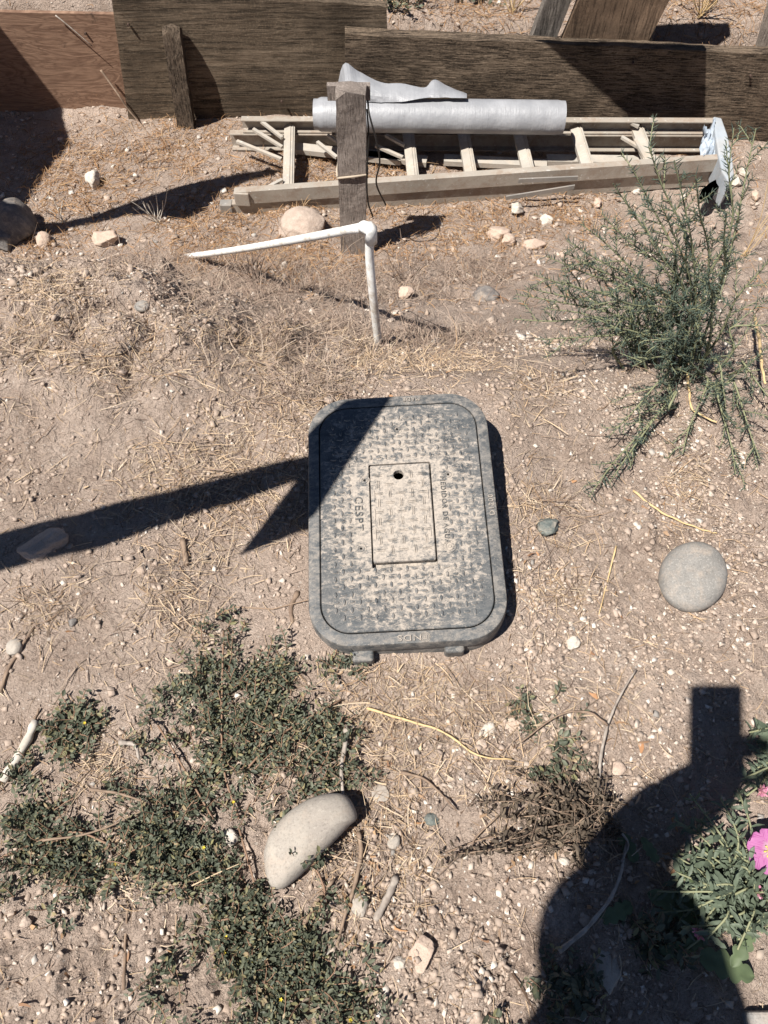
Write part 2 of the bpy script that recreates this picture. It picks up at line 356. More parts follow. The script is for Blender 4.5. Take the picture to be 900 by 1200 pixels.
# lid with the opening for the hatch
hTL,hTR,hBR,hBL=uv(432,546),uv(503,541),uv(512,655),uv(438,661)
hcx=(hTL[0]+hTR[0]+hBR[0]+hBL[0])/4; hcy=(hTL[1]+hTR[1]+hBR[1]+hBL[1])/4
hw=(hTR[0]-hTL[0]+hBR[0]-hBL[0])/4; hl=(hTL[1]-hBL[1]+hTR[1]-hBR[1])/4
lid=loft([rrect(HW-.002,HL-.002,.043,-.018),rrect(HW,HL,.047,-.0015),rrect(HW-.0012,HL-.0012,.046,0),rrect(hw+.0015,hl+.0048,.003,0,cx=hcx,cy=hcy-.0036),rrect(hw+.0015,hl+.0048,.003,-.015,cx=hcx,cy=hcy-.0036),rrect(hw-.006,hl-.006,.003,-.015,cx=hcx,cy=hcy),rrect(hw-.006,hl-.006,.003,-.018,cx=hcx,cy=hcy)],closed=True).build('lid',M['plastic'],box)
recalc(lid); bevel(lid,.0006,1,60)
hx,hy=uv(467,556.5); N=12
def circ(cx,cy,r,z,n=4*12+4*6-4+0):
    n=len(rrect(1,1,.1,0)); base_=rrect(hw,hl,.003,0,cx=hcx,cy=hcy); P=[]
    for p in base_:
        a=math.atan2(p[1]-cy,p[0]-cx); P.append((cx+r*math.cos(a),cy+r*math.sin(a),z))
    return P
hatch=loft([rrect(hw-.001,hl-.001,.003,-.009,cx=hcx,cy=hcy),rrect(hw-.0008,hl-.0008,.003,-.001,cx=hcx,cy=hcy),rrect(hw-.0022,hl-.0022,.003,.0008,cx=hcx,cy=hcy),circ(hx,hy,.0093,.0008),circ(hx,hy,.0088,.0),circ(hx,hy,.0085,-.009)],closed=True)
hatch_o=recalc(hatch.build('hatch',M['plastic'],box))
# tread bars
def bar(cx,cy,L,W,h,ang,z=0.):
    ca,sa=math.cos(ang),math.sin(ang); V=[]; 
    for s_,zz in ((1,-.0006),(.78,h*.85),(.5,h)):
        for k in range(8):
            t=2*math.pi*k/8; x=L/2*math.cos(t)*s_; y=W/2*math.sin(t)*s_; V.append((cx+x*ca-y*sa,cy+x*sa+y*ca,z+zz))
    Fs=[(i*8+k,i*8+(k+1)%8,(i+1)*8+(k+1)%8,(i+1)*8+k) for i in range(2) for k in range(8)]+[tuple(16+k for k in range(8))]
    return V,Fs
tb=MB(); st=.01265; nxb=int((HW-.016)/st); nyb=int((HL-.016)/st)
bosses=[uv(427,563),uv(423,643),uv(525,556),uv(465,503)]
ringc=uv(527,640)
for i in range(-nxb,nxb+1):
    for j in range(-nyb,nyb+1):
        x,y=i*st+.002,j*st
        # corner cut
        ex,ey=abs(x)-(HW-.056),abs(y)-(HL-.056)
        if ex>0 and ey>0 and math.hypot(ex,ey)>.042: continue
        if abs(x-hcx)<hw+.007 and abs(y-hcy)<hl+.009: continue
        if hw<abs(x-hcx)<hw+.026 and abs(y-hcy)<hl+.004: continue
        if any(math.hypot(x-b[0],y-b[1])<.012 for b in bosses+[ringc]): continue
        if R.rand()<.02: continue
        tb.add(*bar(x+R.uniform(-.0004,.0004),y+R.uniform(-.0004,.0004),.0116,.0052,.0024,0 if (i+j)%2 else math.pi/2))
tbo=tb.build('tread_bar',M['tread_edge'],box); tbo['kind']='stuff'; tbo.data.materials.append(M['tread'])
tbo.data.polygons.foreach_set('material_index',[0 if (i%17)<8 else 1 for i in range(len(tbo.data.polygons))])
hb=MB()
hs=.0215
for i in range(-2,3):
    for j in range(-4,5):
        x,y=hcx+i*hs*.86,hcy+j*hs*.78
        if (i+j)%2==0: L,a=.017,0
        else: L,a=.017,math.pi/2
        if abs(x-hcx)>hw-.006 or abs(y-hcy)>hl-.010: continue
        if math.hypot(x-hx,y-hy)<.018: continue
        for s_ in (-1,1):
            dx,dy=(0,.0014*s_) if a==0 else (.0014*s_,0)
            hb.add(*bar(x+dx,y+dy,L,.0017,.0018,a,.0008))
for s_ in (-1,1):
    for k in (-1,0,1,):
        hb.add(*bar(hcx+s_*(hw-.0065),hcy+k*.034-.004,.024,.0024,.0018,math.pi/2,.0008))
hb.build('hatch_tread',M['plastic'],box)['kind']='stuff'
def ring(mb,cx,cy,r,wd,h,z=0,n=28):
    V=[];P=[(r-wd,-.0004),(r-wd*.6,h),(r+wd*.6,h),(r+wd,-.0004)]
    for k in range(n):
        a=2*math.pi*k/n
        for (rr,zz) in P: V.append((cx+rr*math.cos(a),cy+rr*math.sin(a),z+zz))
    mb.add(V,[(k*4+q,k*4+q+1,((k+1)%n)*4+q+1,((k+1)%n)*4+q) for k in range(n) for q in range(3)])
rb=MB(); ring(rb,*ringc,.0105,.0011,.0014); ring(rb,*ringc,.0065,.0009,.0014); ring(rb,*ringc,.0025,.0009,.0012); rb.build('ring_emblem',M['plastic'],box)
for b in bosses:
    mb=MB(); ring(mb,*b,.0050,.0012,.0013,n=20); ring(mb,*b,.0086,.0006,.0007,n=24); mb.build('screw_boss',M['plastic'],box)
    mb=MB(); mb.add([(b[0]+.0022*math.cos(k*math.pi/5),b[1]+.0022*math.sin(k*math.pi/5),.0006) for k in range(10)],[tuple(range(10))]); mb.build('screw_hole',M['black'],box)  # flat black disc paints the shade of a screw hole
M['letter']=mat_plastic('letter_plastic',.6,False,-.02); M['letter_rim']=mat_plastic('letter_rim_plastic',.9,False,.10)
def text(s,size,u_,v_,ang,name='lettering',sp=1.,off=0.,mat=None,ex=.0022,stretch=1):
    cu=D.curves.new(name,'FONT'); cu.body=s; cu.size=size; cu.align_x='CENTER'; cu.align_y='CENTER'; cu.extrude=ex; cu.space_character=sp; cu.offset=off; cu.resolution_u=3
    t=D.objects.new(name,cu); C.objects.link(t); dg=bpy.context.evaluated_depsgraph_get(); me=D.meshes.new_from_object(t.evaluated_get(dg)); D.objects.remove(t)
    me.materials.clear(); me.materials.append(mat or M['letter']); o=D.objects.new(name,me); C.objects.link(o); o.parent=box
    o.location=(u_,v_,.0002); o.rotation_euler=(0,0,ang); o.scale=(stretch,1,1); return o
u1=uv(521,597); text('MEDIDOR DE AGUA',.0118,u1[0],u1[1],-math.pi/2+math.radians(0),sp=1.18)
u1=uv(420,602); text('CESPT',.0185,u1[0],u1[1],-math.pi/2,sp=1.28)
u1=uv(486,746.5); text('NDS',.0135,u1[0]-.008,-HL-.0125,math.pi,sp=1.1,stretch=1.35,mat=M['letter_rim'])
nb_=MB(); lx,ly=uv(498,745)[0],-HL-.0125
ring(nb_,lx,ly,.0078,.0006,.0012); ring(nb_,lx,ly,.0060,.0005,.0012)
for k in (-1,0,1):
    nb_.add(*bar(lx,ly+k*.0028,.0085,.0012,.0011,0)); nb_.add(*bar(lx+k*.0028,ly,.0085,.0012,.0011,math.pi/2))
nb_.build('round_logo',M['letter_rim'],box)
u1=uv(575,592); text('D1200',.0120,HW+.0115,u1[1],math.pi/2,sp=1.2,mat=M['letter_rim'])
u1=uv(482,467); text('MADE',.0105,u1[0],HL+.0115,math.pi,sp=1.1,mat=M['letter_rim'])
# small gravel caught against the box is part of the ground gravel below
# ------------------------------------------------------------------ boards and wood
M['old_board']=mat_wood('weathered_black_board',(.075,.055,.040),(.19,.142,.100),(.010,.007,.005),0,1.3,.9,.9,.008)
M['old_board2']=mat_wood('weathered_dark_board',(.095,.071,.049),(.165,.125,.088),(.025,.018,.012),0,.6,.9,.7,.005)
M['grey_wood']=mat_wood('grey_stake_wood',(.23,.19,.165),(.31,.265,.235),(.08,.062,.05),2,3.2,.9,.45,.002)
M['dark_stake']=mat_wood('dark_stake_wood',(.055,.040,.030),(.12,.09,.065),(.012,.009,.007),2,1.4,.9,.8,.006)
M['rail_wood']=mat_wood('plain_rail_wood',(.20,.15,.11),(.28,.22,.16),(.08,.06,.04),0,1.,.9,.5,.003)  # wood of the unseen slabs added to throw shadows
def mat_ply():
    n=NT('plywood'); v=n.obj((1.4,1,7))
    nz=n.noise(v,2.2,3,.5,1.2); wv=n.math('FRACT',n.math('MULTIPLY',nz,11.)); 
    c=n.mix(n.ramp(wv,[(0,.9),(.25,.2),(.6,0),(1,.9)]),(.30,.19,.13),(.17,.10,.068))
    c=n.mix(n.ramp(n.noise(n.obj((6,1,60)),3,5,.7),[(.4,0),(.7,.6)]),c,(.10,.055,.035))
    c=n.mix(n.ramp(n.noise(n.obj(),7,5,.7),[(.6,0),(.7,.8)]),c,(.03,.02,.015))
    return n.out(c,.85,n.bump(wv,.001,.5),.2)
M['ply']=mat_ply()
def rough_board(name,P,th,mat,label,cat='board',nx=60,nz=10,amp=.003,seed=0,parent=None,back=(0,1,0)):
    """P: four corners (bl, br, tr, tl) of the front face; th thickness along back"""
    bl,br,tr,tl=[np.array(p,float) for p in P]; o0=bl.copy(); V=[];b=np.array(back,float)
    for s_ in (0,1):
        for j in range(nz+1):
            for i in range(nx+1):
                u,v=i/nx,j/nz; p=(bl*(1-u)+br*u)*(1-v)+(tl*(1-u)+tr*u)*v
                e=float(fbm(np.array(u*6.+seed),np.array(v*1.2+seed*3),2.,4,seed))
                if s_==0: p=p-b*amp*2*e
                else: p=p+b*th
                if j==nz: p=p+(tl-bl)/np.linalg.norm(tl-bl)*amp*3.*float(fbm(np.array(u*9.),np.array(seed*2.+s_*.3),2.,4,seed+3))
                if i in(0,nx): p=p+(br-bl)/np.linalg.norm(br-bl)*amp*2*float(fbm(np.array(v*5.),np.array(seed+i*.1+s_*.4),2.,3,seed+9))
                V.append(p-o0)
    n=(nx+1); m=n*(nz+1); Fs=[]
    for j in range(nz):
        for i in range(nx):
            a=j*n+i; Fs.append((a,a+1,a+n+1,a+n)); Fs.append((m+a,m+a+n,m+a+n+1,m+a+1))
    for i in range(nx): Fs+= [(i,m+i,m+i+1,i+1),(nz*n+i,nz*n+i+1,m+nz*n+i+1,m+nz*n+i)]
    for j in range(nz): Fs+= [(j*n,(j+1)*n,m+(j+1)*n,m+j*n),(j*n+nx,m+j*n+nx,m+(j+1)*n+nx,(j+1)*n+nx)]
    o=mesh(name,V,Fs,mat,parent); o.location=o0; recalc(o)
    if label: tag(o,label,cat)
    return o
YP=3.03
def low(p,dz=.06): q=p.copy(); q[2]-=dz; return q
def wall(pts,Y):  return [aty(x,y,Y) for x,y in pts]
# second plank (right), slightly nearer on its right end
rp=[aty(404,150,YP),aty(930,168,YP-.10),aty(930,65,YP-.10),aty(404,40,YP)]
rp[0][2]=-.90; rp[1][2]=-.90
ob=rough_board('weathered_plank',rp,.05,M['old_board'],'long blackened cracked plank on edge behind the right half of the ladder','plank',110,14,.004,5)
lp=[aty(152,160,YP+.045),aty(458,150,YP+.062),aty(453,9,YP+.062),aty(128,-22,YP+.045)]
lp[0][2]=-.92; lp[1][2]=-.90
rough_board('weathered_plank',lp,.045,M['old_board2'],'wide dark brown panel standing behind the leaning stake, left of the roll','plank',80,16,.002,9)
pp=[aty(-60,180,YP+.095),aty(160,170,YP+.10),aty(135,17,YP+.10),aty(-60,13,YP+.095)]
pp[0][2]=-.92; pp[1][2]=-.92
rough_board('plywood_sheet',pp,.018,M['ply'],'reddish plywood sheet at the top left with swirling grain','plywood',40,14,.001,12)
M['nail']=NT('rusty_nail').out((.07,.045,.035),.8)
for nm,pts_,Y_ in (('weathered_plank',((432,100),(742,75),(880,90)),YP-.012),('weathered_plank.001',((150,30),(330,120)),YP+.03),('plywood_sheet',((100,40),),YP+.09)):
    par=D.objects[nm]
    for (x_,y_) in pts_:
        Yq=Y_-(.10*max(0,(x_-404)/526) if nm=='weathered_plank' else 0); q=aty(x_,y_,Yq)-np.array(par.location); m=MB(); m.tube([q+np.array([0,.012,0]),q-np.array([0,.0008,0])],.0045,8); m.build('nail_head',M['nail'],par)
# stake leaning on the left panel
def stake(name,b,t,wx,wy,mat,label,cat,seed=1,nz=26,ragged=.5,mat_parent=None):
    b=np.array(b);t=np.array(t);V=[]; rs=np.random.RandomState(seed); 
    for j in range(nz+1):
        v=j/nz; c=(t-b)*v
        for k,(sx,sy) in enumerate(((-1,-1),(-.3,-1),(.35,-1),(1,-1),(1,0),(1,1),(0,1),(-1,1),(-1,0))):
            e=float(fbm(np.array(v*9.+k),np.array(k*1.7+seed),2.,3,seed))*.14
            z=ragged*wx*float(fbm(np.array(k*2.3),np.array(seed+4.),1.7,2,seed))*2 if j==nz else 0
            V.append(c+np.array([wx/2*sx*(1+e),wy/2*sy*(1+e),z]))
    m=9; Fs=[(j*m+k,j*m+(k+1)%m,(j+1)*m+(k+1)%m,(j+1)*m+k) for j in range(nz) for k in range(m)]+[tuple(range(m))[::-1],tuple(nz*m+k for k in range(m))]
    o=mesh(name,V,Fs,mat,mat_parent); o.location=b
    if label: tag(o,label,cat)
    return recalc(o)
sb=aty(221,165,3.0); stp=aty(202,40,3.045)
sb[2]=float(H(sb[0],sb[1]))-.08
stake('wooden_stake',sb,stp,.068,.045,M['dark_stake'],'splintered dark stake leaning against the wide brown panel','stake',3,30,1.)
# boards standing behind the long plank at the top
def leanboard(name,px0,px1,D_,L,th,mat,label,cat='board',Y=YP+.075):
    a=aty(*px0,Y); b=aty(*px1,Y); a[2]-=.25;b[2]-=.25
    Dv=np.array(D_,float); a2=a+Dv*L; b2=b+Dv*L
    a=a-Dv*0+np.array([-Dv[0]*0,0,0])
    return rough_board(name,[a,b,b2,a2],th,mat,label,cat,14,30,.002,int(px0[0])%50)
M['brown_board']=mat_wood('brown_board_wood',(.13,.085,.055),(.22,.15,.10),(.03,.02,.014),2,.8,.85,.5,.003)
M['pale_board']=mat_wood('pale_grey_board',(.24,.195,.16),(.33,.28,.23),(.08,.06,.05),2,.8,.85,.5,.003)
M['grey_post']=mat_wood('grey_post_wood',(.15,.13,.115),(.24,.21,.18),(.03,.025,.02),2,1.2,.85,.7,.004)
leanboard('leaning_board',(643,45),(742,50),(.22,-.02,1),.80,.035,M['brown_board'],'broad brown board standing behind the long plank at the top edge')
leanboard('leaning_post',(607,44),(636,44),(.22,.0,1),.75,.05,M['grey_post'],'narrow grey weathered post standing left of the broad brown board','post')
leanboard('leaning_board',(893,66),(960,70),(-.12,.02,1),.8,.02,M['pale_board'],'pale wooden board at the top right corner behind the long plank')
# unseen slab added overhead, cut to the shadow outline on the long plank
def slab(name,pts,n,th,mat,label,cat,seed=0):
    """pts: world points of one face of a planar plate; th thickness along n"""
    P=[np.array(p,float) for p in pts]; o0=sum(P)/len(P); n=np.array(n,float)*th; k=len(P)
    V=[p-o0 for p in P]+[p-o0+n for p in P]
    Fs=[tuple(range(k)),tuple(k+i for i in range(k))[::-1]]+[(i,(i+1)%k,k+(i+1)%k,k+i) for i in range(k)]
    o=mesh(name,V,Fs,mat); o.location=o0; recalc(o); bevel(o,.003,1,30)
    if label: tag(o,label,cat)
    return o
def tosun_z(p,z): p=np.array(p,float); return p+SUNDIR*((z-p[2])/SUNDIR[2])
def tosun_y(p,y): p=np.array(p,float); return p+SUNDIR*((y-p[1])/SUNDIR[1])
def pface(x,y): return aty(x,y,YP-.05*max(0,min(1,(x-404)/526))*2)
sh=[(620,34),(735,136),(742,172),(824,172),(826,50),(822,20)]
slab('leaning_board',[tosun_z(pface(*p),.10) for p in sh],(0,0,1),.02,M['rail_wood'],'plain board propped above the long plank, outside the picture','board')
# unseen slabs added at left, cut to the band and wedge of shadow
T1=.98
band=[(-90,655),(0,626),(60,610),(130,592),(190,579),(240,566),(300,550),(357,537),(402,527),(404,545),(357,561),(300,582),(240,600),(190,617),(130,638),(60,655),(0,670),(-90,700)]
def gflat(x,y): q=gp(x,y); return q
rb_=slab('wooden_rail',[tosun_z(gp(*p),T1) for p in band],(0,0,1),.022,M['rail_wood'],'old wooden rail held up left of the path, throwing the long band of shadow','rail')
wedge=[(281,654),(320,641),(360,626),(362,609),(456,465),(446,464),(400,472),(368,500),(352,568)]  # shadow outline that shapes the added pointed slab
slab('pointed_board',[tosun_z(atz(*p,0.) if k in (0,1,2,8) else O+cw(lidpt(*p)),T1-.024) for k,p in enumerate(wedge)],(0,0,1),.022,M['rail_wood'],'pointed offcut of board fixed under the end of the old rail','board')
q=tosun_z(gp(-90,678),T1); mbp=MB(); mbp.box((-.04,-.04,0),(.08,0,0),(0,.08,0),(0,0,T1+.3)); o=mbp.build('fence_post',M['grey_wood']); o.location=(q[0]-.03,q[1],-.3+.0); o.location.z=-.30; tag(o,'square wooden post carrying the old rail at the left','post')
# far left: unseen slabs added to throw the corner shadow and the crooked band
T2=.45
pl=[aty(-160,-170,YP+.09),aty(0,36,YP+.09),aty(94,158,YP+.09)]+[gp(*p) for p in ((80,170),(62,190),(50,205),(32,232),(20,250),(40,262),(42,286),(-60,300),(-160,300))]
pl=[aty(-40,-16,YP+.09)]+pl[1:-1]
plz=[tosun_z(p,T2) for p in pl]; plz=plz+[plz[-1]+np.array([-1.6,0,0]),plz[0]+np.array([-1.2,0,0])]  # added sheet takes its shape from the corner shadow
slab('propped_panel',plz,(0,0,1),.02,M['ply'],'old sheet of wood propped up outside the left edge','panel')
lg=[(-60,282),(10,262),(40,264),(72,263),(106,254),(139,242),(176,229),(205,220),(257,209),(312,199),(332,203),(290,212),(264,223),(246,238),(235,249),(216,258),(191,256),(168,252),(147,253),(110,262),(73,277),(44,288),(-60,300)]  # shadow outline that shapes the added crooked slab
slab('crooked_plank',[tosun_z(gp(x,y) if x>90 else atz(x,y,-.74),T2+.03) for x,y in lg],(0,0,1),.03,M['grey_wood'],'crooked weathered plank reaching out from the propped sheet','plank')
for sx,sy in ((-2.9,2.0),(-2.9,2.9)):
    mbp=MB(); mbp.box((-.04,-.04,0),(.08,0,0),(0,.08,0),(0,0,1.6)); o=mbp.build('support_post',M['grey_wood']); o.location=(sx,sy,T2-1.6+.0); tag(o,('near' if sy<2.5 else 'far')+' post under the propped sheet at the left','post')
# ------------------------------------------------------------------ post with rope and wire
pb=gp(414,293); pb[2]-=.08
ptop=aty(411,105,pb[1])
post=empty('wooden_post',tuple(pb),'short weathered grey post with twine round its middle in front of the ladder','post')
o=stake('shaft',(0,0,0),tuple(ptop-pb),.089,.062,M['grey_wood'],None,None,11,36,.30,post)
pl_=ptop-pb
mb=MB(); mb.box(pl_+np.array([-.072,.034,-.055]),(.128,0,.0),(0,.02,0),(0,0,.045)); mb.build('cross_cleat',M['grey_wood'],post)
def rnd_twine(z,r,mat,name):
    P=[]
    hw_,hd=.047,.034
    pts=[(-hw_,-hd),(0,-hd-.004),(hw_,-hd),(hw_+.002,0),(hw_,hd),(0,hd+.003),(-hw_,hd),(-hw_-.002,0),(-hw_,-hd)]
    for k,(x,y) in enumerate(pts): P.append((pl_[0]*z/pl_[2]+x,pl_[1]*z/pl_[2]+y,z+(.012*math.sin(k*.8)-.006 if k<4 else .0)))
    m=MB(); m.tube(P,r,6); return m.build(name,mat,post,True)
M['twine']=NT('pale_twine').out((.42,.35,.27),.9)
M['wire']=NT('black_wire').out((.02,.018,.016),.5)
zr=(aty(414,199,pb[1])-pb)[2]
rnd_twine(zr,.0035,M['twine'],'twine')
def polyline(pts,n=6):
    """catmull-rom"""
    P=[np.array(p,float) for p in pts]; P=[2*P[0]-P[1]]+P+[2*P[-1]-P[-2]]; out=[]
    for i in range(1,len(P)-2):
        for k in range(n):
            t=k/n; a,b,c,d=P[i-1],P[i],P[i+1],P[i+2]
            out.append(.5*((2*b)+(-a+c)*t+(2*a-5*b+4*c-d)*t*t+(-a+3*b-3*c+d)*t**3))
    out.append(P[-2]); return out
wy=pb[1]-.045
wire=MB(); wire.tube(polyline([aty(431,118,wy+.04),aty(433,135,wy),aty(441,165,wy-.02),aty(445,190,wy-.02),aty(441,215,wy),aty(452,240,wy+.1)]),.0028,6)
wire.tube(polyline([aty(430,128,wy+.03),aty(432,160,wy+.02),aty(430,200,wy),aty(431,235,wy),aty(437,254,wy+.02)]),.0028,6)
o=wire.build('black_wire',M['wire'],smooth=True); tag(o,'thin black wire hanging down the right side of the short grey post','wire')
# ------------------------------------------------------------------ PVC pipe
n_=NT('white_pvc'); v_=n_.obj(); c_=n_.mix(n_.ramp(n_.noise(v_,40,5,.7),[(.48,0),(.62,.7)]),(.80,.79,.76),(.50,.42,.33)); M['pvc']=n_.out(c_,.5,None,.4)
pe=atz(434,266,float(H(*gp(443,398)[:2]))+.33); base_p=gp(443,402); 
pe=aty(434,266,base_p[1]+.0)
pipe=empty('water_pipe',tuple(base_p),'white plastic water pipe with an elbow, rising from the dirt in front of the post','pipe')
lp_=gp(222,299); lmid=aty(330,284,base_p[1]-.03)
el_c=pe-base_p; rP=.0095
end=gp(216,301,-.012)-base_p
vert=[np.array([0,0,-.06])+np.array([.0,0,0]),np.array([0.,0,0]),(aty(437,345,base_p[1]-.008)-base_p),(aty(433,300,base_p[1])-base_p),el_c-np.array([0,0,.012])]
mb=MB(); mb.tube(polyline(vert,5),rP,14); mb.build('riser',M['pvc'],pipe,True)
e0_=el_c-np.array([.012,0,0]); hor=[e0_*(1-t)+end*t+np.array([0,0,-.006*math.sin(t*math.pi)]) for t in (0,.25,.5,.75,1)]
mb=MB(); mb.tube(polyline(hor,6),rP,14); mb.build('branch',M['pvc'],pipe,True)
hd_=(end-el_c)/np.linalg.norm(end-el_c); mb=MB(); e=el_c; mb.tube([e+hd_*.038,e+np.array([-.012,0,0]),e+np.array([-.003,0,-.001]),e+np.array([.001,0,-.006]),e+np.array([.001,0,-.014]),e+np.array([.001,0,-.038])],[.0125,.0125,.0132,.0132,.0125,.0125],14); mb.build('elbow',M['pvc'],pipe,True)
pv=D.objects['riser']
# ------------------------------------------------------------------ stepladder lying on the ground
M['alu']=mat_metal('dirty_aluminium',(.42,.385,.335),(.52,.48,.425),.5,.25,(.33,.265,.20),.6)
M['alu_side']=mat_metal('dirty_aluminium_rail',(.32,.285,.24),(.40,.36,.31),.55,.15,(.25,.19,.145),.75)
M['steel']=mat_metal('grey_steel',(.20,.19,.175),(.27,.25,.23),.6,.1,(.25,.21,.17),.5)
M['cap']=mat_metal('blue_grey_cap',(.30,.34,.38),(.40,.44,.48),.5,.1,(.34,.30,.25),.35)
gl=-.80
lad=empty('stepladder',(0,0,0),'dirty aluminium stepladder lying folded on the ground under the grey roll','ladder')
def rail(name,a,b,hh,dpt,toward,mat,thick=.004):
    """C channel from a to b; a,b are bottom-front corners; web height hh; flanges reach 'toward' by dpt"""
    a=np.array(a);b=np.array(b); L=b-a; up=np.array([0,0,1.]); t=np.array([0,toward,0.])*1.
    m=MB(); m.box(a,L,t*thick,up*hh)
    m.box(a+up*(hh-thick)+t*thick,L,t*(dpt-thick),up*thick); m.box(a+t*thick,L,t*(dpt-thick),up*thick)
    return recalc(m.build(name,mat,lad))
nl=aty(263,259,2.40); nl=atz(263,259,gl+.015); nr=atz(834,217,gl+.015)
def rpt(x,y,z): return atz(x,y,z)
# near rails
rail('lower_rail',nl,nr,.070,.030,1,M['alu_side'])
ul=rpt(277,243,gl+.088); ur=rpt(846,203,gl+.088)
ul[1]+=.014; ur[1]+=.014
rail('upper_rail',ul,ur,.052,.030,1,M['alu_side'])
D.objects['upper_rail']
# pale top faces on rails come from light; far rails
zt=gl+.088+.052
fl=rpt(283,136,zt); fr=rpt(842,138,zt); fl[2]-=.052; fr[2]-=.052
rail('upper_rail',fl,fr,.052,.030,-1,M['alu_side'])
fl2=rpt(270,150,gl+.085); fr2=rpt(842,150,gl+.085); fl2[2]-=.070; fr2[2]-=.070; fl2[1]-=.0; 
rail('lower_rail',np.array([fl2[0],fl[1]-.005,fl2[2]]),np.array([fr2[0],fr[1]-.005,fr2[2]]),.070,.030,-1,M['alu_side'])
# steps: channels between the two upper rails
def edge_at(A,B,xx): t=(xx-A[0])/(B[0]-A[0]); return A+(B-A)*t
for sx in (334,411,484,553,622,693,768):
    nb1=atz(sx,232-(sx-277)*.07,zt-.01); 
    a=edge_at(ul,ur,nb1[0]); fx=nb1[0]-.02+(.0); b=edge_at(fl,fr,fx)
    m=MB(); wd=.030
    d=b-a; d[1]-=.0; a0=a+np.array([-wd/2,.004,.006]); 
    # tread: slanted C section
    ax=np.array([wd*.9,0,wd*.45]); 
    dd=np.array([d[0],d[1]-.008,0.])
    m.box(a0+np.array([0,0,.004]),ax,dd,(0,0,.003))
    m.box(a0+np.array([0,0,-.008]),(.003,0,0),dd,(0,0,.014))
    m.box(a0+ax+np.array([0,0,-.012]),(.016,0,0),dd,(0,0,.016)); m.box(a0+ax+np.array([.0075,0,.004]),(.0025,0,0),dd,(0,0,.0035))
    recalc(m.build('step',M['alu'],lad))
# braces of the lowest steps
def strap(p,q,w_,th,name='brace',mat=None):
    p=np.array(p);q=np.array(q); d=q-p; s_=np.cross(d,[0,0,1.]); s_/=np.linalg.norm(s_); m=MB(); m.box(p-s_*w_/2,d,s_*w_,(0,0,th)); return recalc(m.build(name,mat or M['alu'],lad))
for (x0,y0,x1,y1,z0,z1) in ((303,141,331,163,zt-.01,zt-.03),(297,153,331,174,zt-.02,zt-.045),(278,167,330,188,zt-.05,zt-.06),(384,160,396,168,zt-.02,zt-.04),(372,168,395,186,zt-.04,zt-.05),(452,160,474,172,zt-.02,zt-.035),(440,172,472,186,zt-.04,zt-.055),(305,226,331,212,zt-.03,zt-.03),(735,143,748,150,zt-.01,zt-.02),(728,162,758,180,zt-.03,zt-.05),(744,165,760,195,zt-.03,zt-.05)):
    strap(atz(x0,y0,z0),atz(x1,y1,z1),.013,.010)
# lower frame rear bars (pale boards seen through the rungs)
for (x0,y0,x1,y1) in ((345,176,470,190),(520,190,640,196),(640,190,770,192),(430,184,500,192)):
    strap(atz(x0,y0,gl+.03),atz(x1,y1,gl+.03),.045,.02,'rear_brace')
# spreader on near rail
m=MB(); A=atz(607,212,gl+.125);B=atz(676,209,gl+.125); A[1]-=.012;B[1]-=.012; m.box(A,B-A,(0,.006,0),(0,0,.016)); A2=atz(592,231,gl+.075);B2=atz(672,218,gl+.10); A2[1]-=.018;B2[1]-=.018; m.box(A2,B2-A2,(0,.006,0),(0,0,.016)); recalc(m.build('spreader',M['steel'],lad))
# foot pads at the left end, cap at the right end
m=MB(); m.box(nl+np.array([-.006,-.004,-.003]),(.045,0,0),(0,.034,0),(0,0,.076)); bevel(m.build('foot',M['steel'],lad),.003)
P_=ul-np.array([.004,.004,.002]); m=MB(); m.box(P_,(.055,0,-.004),(0,.034,0),(0,0,.054)); bevel(m.build('foot',M['alu_side'],lad),.003)
# top cap: curved moulded plate
cp=[(836,136),(846,138),(853,158),(858,180),(861,206),(855,214),(846,200),(842,180),(838,155)]
top=[atz(x,y,zt+.012) for x,y in cp]
m=MB(); k=len(top); V=[p for p in top]+[p-np.array([0,0,.11]) for p in top]; m.add(V,[tuple(range(k)),tuple(k+i for i in range(k))[::-1]]+[(i,(i+1)%k,k+(i+1)%k,k+i) for i in range(k)])
bevel(recalc(m.build('top_cap',M['cap'],lad)),.006,3,30)
m=MB(); 
gus=[(836,196),(842,193),(838,203),(829,217),(822,220),(814,218),(818,208),(828,200)]
gp_=[atz(x,y,gl+.10) for x,y in gus]; V=[p-np.array([0,.075,0]) for p in gp_]+[p-np.array([0,.068,0]) for p in gp_]; k=len(gp_); m.add(V,[tuple(range(k)),tuple(k+i for i in range(k))[::-1]]+[(i,(i+1)%k,k+(i+1)%k,k+i) for i in range(k)]); recalc(m.build('hinge_plate',M['alu_side'],lad))
# crumpled blue-grey rag/tray by the cap
def crumple(pts,name,mat,label,cat,nu=26,nv=26,amp=.02,seed=3,lift=.0,fr=8,solid=.001):
    """bilinear patch of four world points crumpled by noise"""
    a,b,c,d=[np.array(p) for p in pts]; U,V_=np.meshgrid(np.linspace(0,1,nu),np.linspace(0,1,nv))
    P=((a[None,None]*(1-U[...,None])+b*U[...,None])*(1-V_[...,None])+(d*(1-U[...,None])+c*U[...,None])*V_[...,None])
    nz_=np.abs(fbm(U*fr*.35+seed,V_*fr*.35,1.3,3,seed))*2; P[...,2]+=nz_*amp+lift; P[...,1]+=fbm(U*fr*.3,V_*fr*.3+5,1.2,3,seed+4)*amp
    i_=(np.arange(nv-1)[:,None]*nu+np.arange(nu-1)[None]).ravel()
    o=fastmesh(name,P.reshape(-1,3)-a,np.c_[i_,i_+1,i_+nu+1,i_+nu],mat,smooth=True); o.location=a
    s_=o.modifiers.new('s','SOLIDIFY'); s_.thickness=solid
    if label: tag(o,label,cat)
    return o
